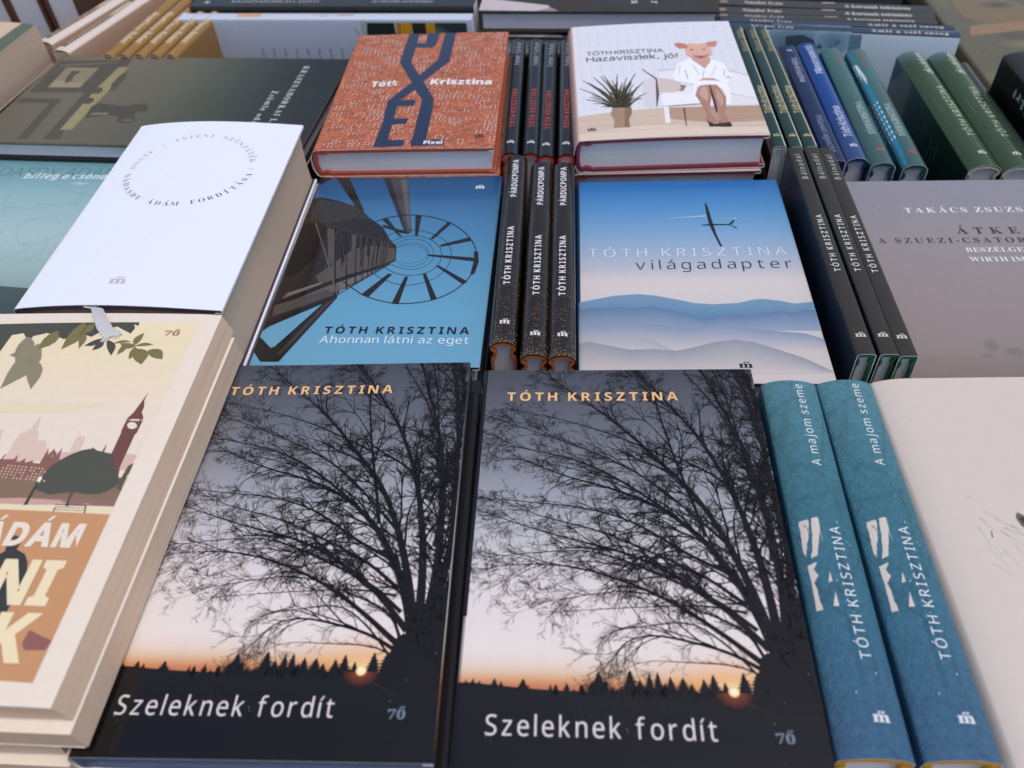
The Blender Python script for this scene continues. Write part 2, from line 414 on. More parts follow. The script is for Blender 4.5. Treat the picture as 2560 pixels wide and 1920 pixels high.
SZ_L = [([(118.4,37.8),(115.4,56.8),(106.7,79.7),(95.2,97.9),(80.3,112.4),(59.8,122.5),(38.4,129),(19.6,138.6)],8,0.5),([(118.4,42.4),(114.3,67),(106.6,93.3),(96.3,117.6),(80.2,138.9),(61.3,162.2),(45.4,176.2),(28.6,192.8)],7,0.5),([(119.2,42.4),(118.9,72.3),(115.6,100.5),(109.1,128.2),(99.1,153.3),(85.2,176.2),(74.6,193.5)],7,0.9),([(121,42.5),(124,69.3),(124.3,93.5),(123.1,123.1),(118.4,149.1),(111.5,173.1),(105.7,193.4)],7.5,1.2),([(121.9,42.5),(126.4,67.2),(129.4,89),(128.5,118),(127.8,146.2),(125.7,168.4),(122.3,193.3)],6.5,1.5),([(124.5,42.5),(130.1,62.1),(133.2,83.4),(131.7,112.9),(131.2,153.5),(127.1,185.9)],5.5,1.8),([(115,49),(100.2,66.7),(82.6,80.4),(63.6,90.4),(38.5,97.1),(17.7,104.2),(5.9,109.1)],4.5,0.3),([(112.3,43.2),(94.6,58.4),(77,70.5),(58.2,78.9),(38.5,84.3),(18.5,84),(5.6,81.5)],4,0.2),([(111.1,41.3),(100.5,47.7),(84.7,52.2),(71.1,54.4),(60.8,50.8),(55.8,41),(54.7,35.4)],2.8,0.2),([(110,39.4),(101.6,43),(83.9,43.5),(68.6,44.1),(59.4,39.2)],1.3,0.15),([(110.5,37.6),(100,50.6),(87.4,60.3),(72.3,58),(57.3,55.7),(51.6,50.6),(52.3,42.8)],1.6,0.15),([(109.1,63.8),(95.5,66.6),(81.4,66.4),(57.6,64.9),(36.7,63)],1.9,0.2),([(106.7,79.7),(88.4,89.6),(69.4,104.8),(49,112.1),(27.9,114.4),(4.3,116.8)],3.2,0.25),([(95.2,97.9),(75.4,117.4),(54.8,133.2),(38.4,140.1),(15.9,145.7),(-0.1,148.5)],3,0.2),([(90.8,136.2),(61,153.2),(38.4,162.1),(14.9,168.3)],1.8,0.2),([(97.2,97.9),(93.2,117.6),(88.6,136.2),(84,160.7),(80.9,181.1),(74.4,191)],3,0.5),([(109.6,66.9),(95.1,79.5),(76.5,89.4),(53.9,100.9),(30.1,106.8),(8.6,116.8)],3,0.2),([(111.8,56.7),(97.8,69.8),(77.7,79.3),(52.6,91.4),(28.4,89.9),(9.3,87.3)],2.8,0.2),([(106.6,93.3),(81.1,122.7),(60.5,138.8),(29.3,153.1),(7.1,162.1)],2.4,0.2),([(126.3,42.6),(129.9,52.2),(127.1,61.1),(125.5,77.8)],2.6,1),([(127.4,43.5),(126.7,54.1),(132,67.3),(132.2,93.7)],2.4,1),([(113.4,44.2),(108.1,56.7),(91.5,64.5),(67.6,73.6),(44.4,70),(29,66.5)],2.4,0.2),([(117.3,149.1),(110.9,168.4),(98.3,190.9)],2,0.6),([(123.3,117.9),(129.3,142),(127.8,174.7),(125.9,193.3)],2.4,1),([(122.2,86.6),(123.7,107.9),(118.8,136.4),(116.6,168.4),(111.6,193.4)],3,0.8)]
SZ_P = [((34,28,28),[(105.3,25.9),(108.4,33.9),(109.7,40.3),(110.9,45.5),(114,48),(117.2,45.7),(121.3,49.1),(124.1,49.6),(125.8,44.4),(128,38),(129.8,25.6)]),('sky',[(107.9,71.1),(110.9,69.5),(113.7,65.9),(113.6,62.8),(111.9,63.8),(109.6,66.9)]),('sky',[(113.2,57.3),(115.3,55.8),(116.8,52.9),(116.3,51.1),(115.1,51.9),(113.7,54.8)]),('sky',[(124.1,47.2),(126.1,45.9),(128.2,43.1),(128.1,40.8),(126.5,41.2),(124.7,43.5)]),('sky',[(122.2,77.8),(123.7,75.6),(123.4,71.3),(122.2,72.4)]),('sky',[(127.8,74.6),(129.4,68.3),(129.3,65.2),(127.5,68.3)])]
SZ_H = [(-3.8,34.1),(5.3,34.1),(16.2,33.1),(29.7,32.1),(38.7,31.8),(56.4,31.8),(74,32.2),(91.5,32.4),(108.8,32.1),(129.4,31.7)]
VIL_R = [((112,152,182),(96,134,168),[(-0.9,62.6),(11.4,66.1),(20,68.6),(34.1,69.9),(43.4,68.5),(55.3,65.1),(65.1,61.8),(75.1,60.8),(89,61.7),(96.6,64.2),(102.2,65.1),(112,63.4),(119.7,60.9),(131.8,62.8)],49.1),((86,120,160),(150,165,185),[(-0.9,56.9),(11.2,58.3),(24.3,58.6),(33.5,57.7),(40,59.5),(50,56.7),(60.6,52.5),(69.3,49),(78.6,51.5),(89.3,51),(102.2,53),(110.6,55),(116.6,53.6),(124.2,55.6),(133,54.9)],39),((128,148,178),(200,192,194),[(-0.9,44.5),(14.6,44.9),(32.8,45.1),(46.2,43.4),(59.5,41.3),(75,43.6),(86.4,42.3),(103.5,38.9),(120.7,36.9),(130.9,31.8)],24.8),((176,176,184),(208,200,198),[(-1,34.5),(14.4,36.1),(27.8,35.1),(39.2,31.9),(50.9,23.6),(60.2,21.1)],17.9),((148,152,162),(206,196,194),[(-1,28.7),(5.3,30.6),(18.6,26.7),(27.3,24.2),(40.5,24.8),(50.9,23.3),(60.7,26.1),(71.6,29.9),(83.3,32.2),(93.4,29.9),(105.5,24.2),(117.1,18),(131.7,7.2)],7)]
VIL_P = [((30,34,38),[(80.7,157.8),(81.5,158),(82.3,153.2),(83.1,139.9),(84.4,124.4),(86.3,113.1),(85.2,112.8),(82.6,126.1),(80.9,136.4),(80.6,150.6)]),((30,34,38),[(76.3,134.9),(81.6,135.7),(93.3,135.3),(93.1,134.5),(81.5,134.3),(76.2,134.2)]),((30,34,38),[(92.7,135),(96.9,140.5),(96.2,137),(94.3,134.8)]),((30,34,38),[(92.7,135.3),(97.6,131.6),(97.2,130.8),(93.4,134.3)]),((205,220,235),[(50.4,141.7),(80,144.7),(80,143.8)]),((200,215,230),[(90.4,140.8),(98.6,141.5),(98.5,140.8)])]
AHO_P = [((40,36,36),[(-2.4,170.4),(-0.7,183.6),(3.2,187.7),(12.4,185.1),(2.5,173.6)]),((44,38,36),[(9.8,183.8),(17.5,188),(24.9,171.7),(38.2,142.5),(34.9,141.1),(30.2,149.5)]),((72,70,74),[(41.7,188),(60.1,187.7),(66.5,153.7),(73.2,118.2),(69.3,117.1),(58.2,146.1)]),((98,94,96),[(57,177.7),(60.9,179.3),(69.5,135.5),(72.1,119.6),(69.2,126.8)]),((48,46,50),[(41.7,188),(46.9,187.9),(69.6,121),(69,117.5)]),((44,38,36),[(0,156),(5,158.3),(17.8,154.2),(33.9,146.4),(43.3,134.3),(53.9,124),(60.3,111.2),(65.8,103.7),(67.6,89.6),(63.6,86.4),(56.5,79.3),(49.9,70.5),(38.6,61.8),(38,57),(29.7,51),(11.1,39.2),(1,26.7),(-1.8,58),(0.6,80.6),(1,110.1)]),((58,52,48),[(6.4,155.9),(29.9,148.7),(43.6,132.8),(34.4,134.3),(17.8,128.6),(4.7,131.6),(2.7,148.2)]),((28,24,24),[(0.9,128.7),(8.9,128.7),(15.4,115.7),(16.8,93.7),(7.7,75.5),(1,75.5)]),((86,78,72),[(21,75.5),(36.4,97.7),(43.6,104.4),(56.4,104.4),(65.3,101.6),(67,91),(55.8,83.2),(40.5,76.8),(26.2,66.7)]),((98,88,84),[(5.8,56.9),(23,66.7),(32.9,69.8),(60,83.1),(48.3,70.5),(38.6,61.8),(6,49.7)]),((116,106,104),[(7.4,59.9),(25.5,69.8),(27.7,67.3),(6.6,56.9)]),((110,100,98),[(35.5,69.2),(39.4,69.8),(45.1,74.2),(59.2,82.5),(56.5,79.3),(38.4,63)]),((34,30,30),[(0.1,50.8),(28.8,69.8),(59.5,85.7),(60.7,83.8),(31.1,66.7),(2.1,46.1)]),((34,30,30),[(0.7,33.5),(32.1,54.6),(37.8,58.2),(38.3,55.8),(3.2,30.1)]),((80,72,70),[(2.3,48.5),(30.3,63),(36.2,58.2),(3.9,39.2)]),((40,36,36),[(31,50.7),(36.2,58.2),(38.4,55.8),(16.9,2.8),(6.8,2.7),(0.2,11.5),(0.3,18),(1.4,22.3),(9.6,13.6),(11.6,14.5)]),((70,60,56),[(32.9,51),(36.8,55.2),(16.6,8.6),(14.3,8.5)]),((38,36,38),[(72.9,137),(77.1,136.9),(77.5,114.9),(75.8,114.9)]),((38,36,38),[(94.8,129.2),(97.7,128),(87.8,111.1),(85.6,111.4)]),((38,36,38),[(110.2,113.1),(112.5,109.6),(93.7,103.3),(92.6,105.3)]),((38,36,38),[(115.4,92.8),(115.8,88.9),(86.5,94.3),(86.3,95.9)]),((38,36,38),[(113.3,70.2),(110.9,67.5),(92.5,84.7),(94.7,84.9)]),((38,36,38),[(97,54.8),(93.8,53),(85.6,77.4),(87.7,77.4)]),((38,36,38),[(75.4,50),(71.2,50.2),(75.4,74.5),(77.5,74.5)]),((38,36,38),[(56.5,55.8),(51.8,58.2),(64.9,77.4),(67.5,77)]),((38,36,38),[(51.5,132.7),(55.1,133.7),(67.7,113.7),(66,114.3)]),((38,36,38),[(114.2,98.8),(117.1,98.8),(118.3,88.3),(116.6,76.8),(114.2,76.8),(115.4,90.9)]),((38,36,38),[(53.4,126.9),(68.9,119.6),(72.4,116.5),(67.1,117.5),(53.9,124)])]
AHO_S = [((96,88,82),[(12.5,128.6),(65.5,105.4)],0.315),((96,88,82),[(24.9,119.9),(25.4,70.4)],0.315),((96,88,82),[(38.7,116.2),(37.2,76.7)],0.315),((96,88,82),[(46.2,111.3),(45,79.3)],0.315),((96,88,82),[(51.5,107.8),(52,81.2)],0.315),((52,46,44),[(54.9,107.8),(55.8,83.2)],0.252),((52,46,44),[(58,107.1),(58.9,84.4)],0.252),((52,46,44),[(60.8,105.7),(61.6,85.7)],0.252),((52,46,44),[(63.2,104.3),(63.9,87)],0.189),((52,46,44),[(31.3,51),(64.4,86.4)],0.567),((96,88,82),[(8.9,128.7),(23.6,93.7)],0.882),((96,88,82),[(23.6,93.7),(37.9,57.6)],0.882),((52,46,44),[(17.4,76.7),(24.2,91)],0.378),((52,46,44),[(31.1,128.5),(38.1,141)],0.252)]
AHO_R = [([(40.5,123.4),(52.3,133.5),(62.4,136.3),(72,137.3),(84.7,134.7),(96.7,128.7),(104.9,120.8),(111.8,111),(116.3,98.8),(116.8,84.4),(114.8,75.5),(111.4,68.7),(105.2,60.2),(95.7,53.6),(85.1,50.6),(73.4,50.2),(63.5,52.9),(54,57),(45.4,64.3),(39.4,69.8)],0.62),([(55.4,112.7),(65,119.6),(70.8,121.3),(81.4,119.5),(91.6,113.9),(98.5,105.6),(101.4,95.5),(100.5,84.4),(96.2,75.5),(88.9,69.3),(78.9,66.2),(70.6,67.8),(61.8,72.4),(53.1,79.9)],0.3),([(61.7,108.2),(66.9,112.9),(73.5,114.9),(80.4,114.2),(87.8,109.7),(93.3,102.9),(95.4,94.9),(94.6,85.7),(90.1,79.3),(84,76.1),(76.7,75.5),(69.1,77.4),(60.7,83.8)],0.32),([(63.6,104.3),(68.3,109.8),(74.8,111.9),(82.7,109.8),(88.3,102.9),(90.4,96.2),(89.4,87.7),(84.7,82.5),(78.4,80.8),(71.6,82.5),(64.4,86.4)],0.24),([(65.9,103),(70.4,107.1),(77.1,107.3),(83.5,104.3),(87.3,97.5),(87.1,89.6),(82.7,85.1),(77.2,83.8),(70.3,85.7)],0.2),([(66.9,102.3),(71.5,105.4),(77.5,105),(82.9,102.2),(86.3,96.9),(85.3,90.9),(79.9,87.7),(73.4,87),(68.1,89)],0.16)]
PIX_P = [((46,62,92),[(42.4,182.4),(49.8,182),(50.4,122.7),(60,100),(64.2,90.3),(74.4,65.4),(75.1,53.9),(75.3,8.1),(66.7,3.4),(66.8,64.6),(58.9,81.1),(55.5,91.2),(41.9,124.3)]),((46,62,92),[(72,180.7),(79.9,181.5),(79.7,123.7),(63.9,93),(59,80),(49.4,63.6),(49.1,58),(49.2,10.8),(47.4,3.3),(41.1,2.7),(42.9,31),(41.9,63.9),(55.5,90.7),(59.8,101.2),(71.2,126.5)]),((46,62,92),[(49.3,64.3),(61.7,63.8),(61.6,56.4),(48.8,56.5)]),((46,62,92),[(49.6,38.6),(59.7,38.3),(59.4,32),(49.7,31.5)]),((46,62,92),[(47.7,10.8),(60.8,10.4),(60.9,3.6),(43,2.7)]),((46,62,92),[(48.8,182),(64.4,181.1),(66.3,176.9),(58.2,174.2),(48,174.8)]),((46,62,92),[(57.4,175.3),(66.3,177.8),(66.1,154.9),(63.5,148.9),(58.4,150.2),(58,157.2)]),((46,62,92),[(49.6,157.6),(58.7,157.1),(62.9,149),(49.1,150.2)]),((46,62,92),[(65.8,10.2),(88.1,10.1),(87.8,3.9),(66.5,3.4)])]
HAZ_P = [((214,192,172),[(-2.4,31.2),(24.1,35.4),(59.6,38.3),(128.1,38.9),(125.7,0.7),(-4.2,-2.9)]),((184,150,126),[(59.6,37.8),(126.5,38.5),(127.1,18.3),(92.3,16),(63.6,22.6)]),((226,206,188),[(-1.5,8.2),(44.5,16),(107.2,10.3),(126.4,10.6),(125.4,3),(-2.6,-0.8)]),((198,172,150),[(-0.1,26.2),(127.8,28.6),(127.8,28.1),(-0.1,25.7)]),((198,172,150),[(-0.4,17.5),(126.2,19.9),(126.1,19.5),(-0.4,17)]),((198,172,150),[(-0.7,9.7),(124.8,12.2),(124.7,11.8),(-0.7,9.3)]),((222,216,222),[(49.2,78),(58.2,82.4),(55.9,40.2),(46.7,40.5)]),((96,82,76),[(49.9,96),(50.7,96),(59.9,80.4),(59.1,57.8),(56.1,40.2),(55.4,40.3),(58.7,79)]),((238,236,242),[(61.9,93.6),(77.7,94.2),(116,89.2),(130.5,78.9),(125.4,39.4),(83.6,40.7),(61.6,57.6)]),((214,200,192),[(60.6,81.1),(72.3,78),(76.1,70.5),(75.5,61.7),(67.6,58.9),(59.3,59.5)]),((150,120,105),[(74.9,70.6),(79.7,68.5),(76.2,60.8),(72.9,61.1),(75.5,65.3)]),((246,245,250),[(61.4,59.3),(73.2,56.7),(85.8,56.6),(87.3,43.5),(60.6,40.4),(58.9,47.2)]),((170,150,138),[(60.6,40.4),(87.2,43),(87.8,41.3),(60.6,38.7)]),((242,240,244),[(60.4,39.9),(63.7,39.7),(62.7,18),(59.2,17.7)]),((98,74,62),[(73.4,37.3),(74.7,37.2),(72.9,12.6),(72.3,12.6)]),((206,202,208),[(61.8,93.9),(77.7,94.9),(116.1,90),(130.8,79.6),(130.3,77.8),(115.7,87.8),(77.5,92.7),(61.8,91.3)]),((210,205,210),[(106.3,57.4),(125.1,49.1),(125,47.4),(105.6,55)]),((234,230,234),[(106.5,56),(124.9,47.8),(125.6,39.1),(103.1,39.7)]),((250,250,254),[(72.3,85.3),(77.4,102.7),(87.8,110.6),(96.1,93.1),(102.5,108.4),(111.1,100.9),(112.8,85.8),(118.6,78.9),(108.1,71.6),(108.8,59.3),(107.1,43.2),(103.3,40.2),(105,50.9),(100.5,69.4),(90.1,70.2),(84.3,55),(80.9,51),(85.1,69.5),(72,75.3)]),((188,184,190),[(80.9,92),(81.7,92),(82.3,79),(81.2,78.8)]),((188,184,190),[(109.6,91.6),(110.3,91.5),(108.7,82.4),(107.9,82.5)]),((188,184,190),[(72.1,75.8),(85,70.2),(84.7,69.1),(72,74.8)]),((188,184,190),[(90.1,70.2),(86.6,62.7),(84.4,54.9),(87.2,60.9)]),((188,184,190),[(100.5,69.4),(104,61.4),(105,50.1),(104,56.2)]),((188,184,190),[(108.6,80.6),(118.6,78.9),(109.1,78.4)]),((206,204,214),[(87.9,99),(90.2,83.9),(90.8,84.2),(88.7,99.7)]),((206,204,214),[(104.3,97.7),(98.5,81.4),(99.1,81),(104.9,97.2)]),((206,204,214),[(78.3,99.8),(75.3,85.1),(75.8,84.6),(79.1,99.3)]),((206,204,214),[(94.9,92.8),(92.3,80.1),(93.1,80),(95.7,92.3)]),((206,204,214),[(110.6,82.3),(111.7,73.1),(112.3,73.8),(111.4,82.9)]),((206,204,214),[(95,69.1),(101.5,61.5),(102.2,62.9),(95.9,69.7)]),((206,204,214),[(87.2,67.9),(84,55.9),(84.6,55.2),(88,67.1)]),((206,162,142),[(88,112.1),(102.7,109.7),(101.2,103.3),(96.2,93.8),(89,106.6)]),((206,162,142),[(88.8,74.2),(93,79.3),(99.8,78.7),(104.6,73.7),(99.3,75.2),(92.5,75.7)]),((176,130,110),[(88.5,67.4),(95.2,69.1),(95.6,56.8),(93.7,46.7),(90.5,30.4),(93.2,22.2),(93.9,15.5),(87.1,17.3),(88.2,28.9),(86.3,42.2),(84.1,53.8)]),((176,130,110),[(96.3,69),(101,68.6),(104.8,51),(102.9,37.7),(100.6,28.1),(102,16.6),(96.1,15.4),(95.8,25.2),(97.6,34.8),(95.8,48.2)]),((206,164,144),[(89.9,65.9),(93.4,66.5),(93.1,55.2),(91,45.2),(88.2,50.5),(86.5,55.7)]),((200,156,136),[(99.4,64.3),(102.7,52.8),(101.7,41.1),(99.2,38),(98.1,49.8)]),((70,48,42),[(95.5,68.7),(96.3,68.6),(96.8,46.5),(96.6,33.2),(94.9,28.5),(94.8,41.6),(94.9,55.1)]),((58,34,30),[(87.2,24.2),(88.1,17.5),(92.1,14.9),(95.6,15.7),(94.6,11.1),(87.8,11.3)]),((58,34,30),[(95.2,20.5),(95.9,15.4),(102.1,16.9),(103.1,13.4),(102.2,10.6),(94.8,10.7)]),((226,176,156),[(86,130.6),(89.8,135.6),(96,133.8),(104.2,135.6),(104.9,122.9),(105,117),(101.2,111.4),(98.1,112.8),(95.5,110.5),(92.5,111.1),(88.7,112.4),(85.4,114.7),(85.2,122.6)]),((196,128,112),[(88.3,130.8),(86.9,126.9),(81.5,126.6),(79.2,130),(78.3,135.8),(83.1,136.4),(86.9,134.2)]),((204,138,120),[(103.4,128.7),(101.7,134.2),(105.6,137.5),(111.3,138.3),(110.3,131.4),(107.9,128.3)]),((196,136,118),[(90.1,116.2),(96,114.2),(102.6,116.2),(101.2,111.4),(95.5,110.1),(90.4,111.9)]),((80,52,46),[(88.6,124.3),(90.4,125.4),(91.8,124.1),(90,122.8)]),((80,52,46),[(98.1,123.9),(99.9,125.4),(101.3,124.9),(99.6,123)]),((120,60,52),[(91.8,112.6),(95.4,113),(98.9,112),(95,110)]),((166,138,110),[(23.9,35.1),(25.3,41.2),(38.3,40.3),(38,32.8),(35.4,24.6),(35.2,14.2),(24.4,14.7),(25.6,25.2),(23.4,31.8)]),((140,112,88),[(33.5,40.7),(38.3,40.3),(38,32.8),(35.4,24.6),(35.2,14.2),(31.6,14.4)])]
HAZ_B = [[(27.8,41.1),(6.2,83.1)],[(27.8,41.1),(3.2,71.6)],[(26.9,41.1),(7.2,54.7)],[(29.4,40.9),(14.2,87.1)],[(29.8,40.9),(19.5,87.6)],[(30.2,40.9),(21.5,89.3)],[(31,40.8),(31.9,90)],[(30.6,40.9),(27,81.5)],[(32.7,40.7),(45.1,89.7)],[(35.1,40.5),(49.6,76.1)],[(32.3,40.7),(38.4,84.3)],[(33.5,40.7),(42,81.1)],[(26.9,41.1),(17.5,43)],[(36,40.5),(50.9,60.1)],[(35.1,40.5),(41.9,73.1)],[(28.6,41),(10.4,79.2)],[(30.2,40.9),(24.3,79.9)],[(31.9,40.8),(34.5,77.3)],[(29,41),(15.9,68)],[(33.9,40.6),(45,69.3)],[(31.4,40.8),(29.1,74.1)]]
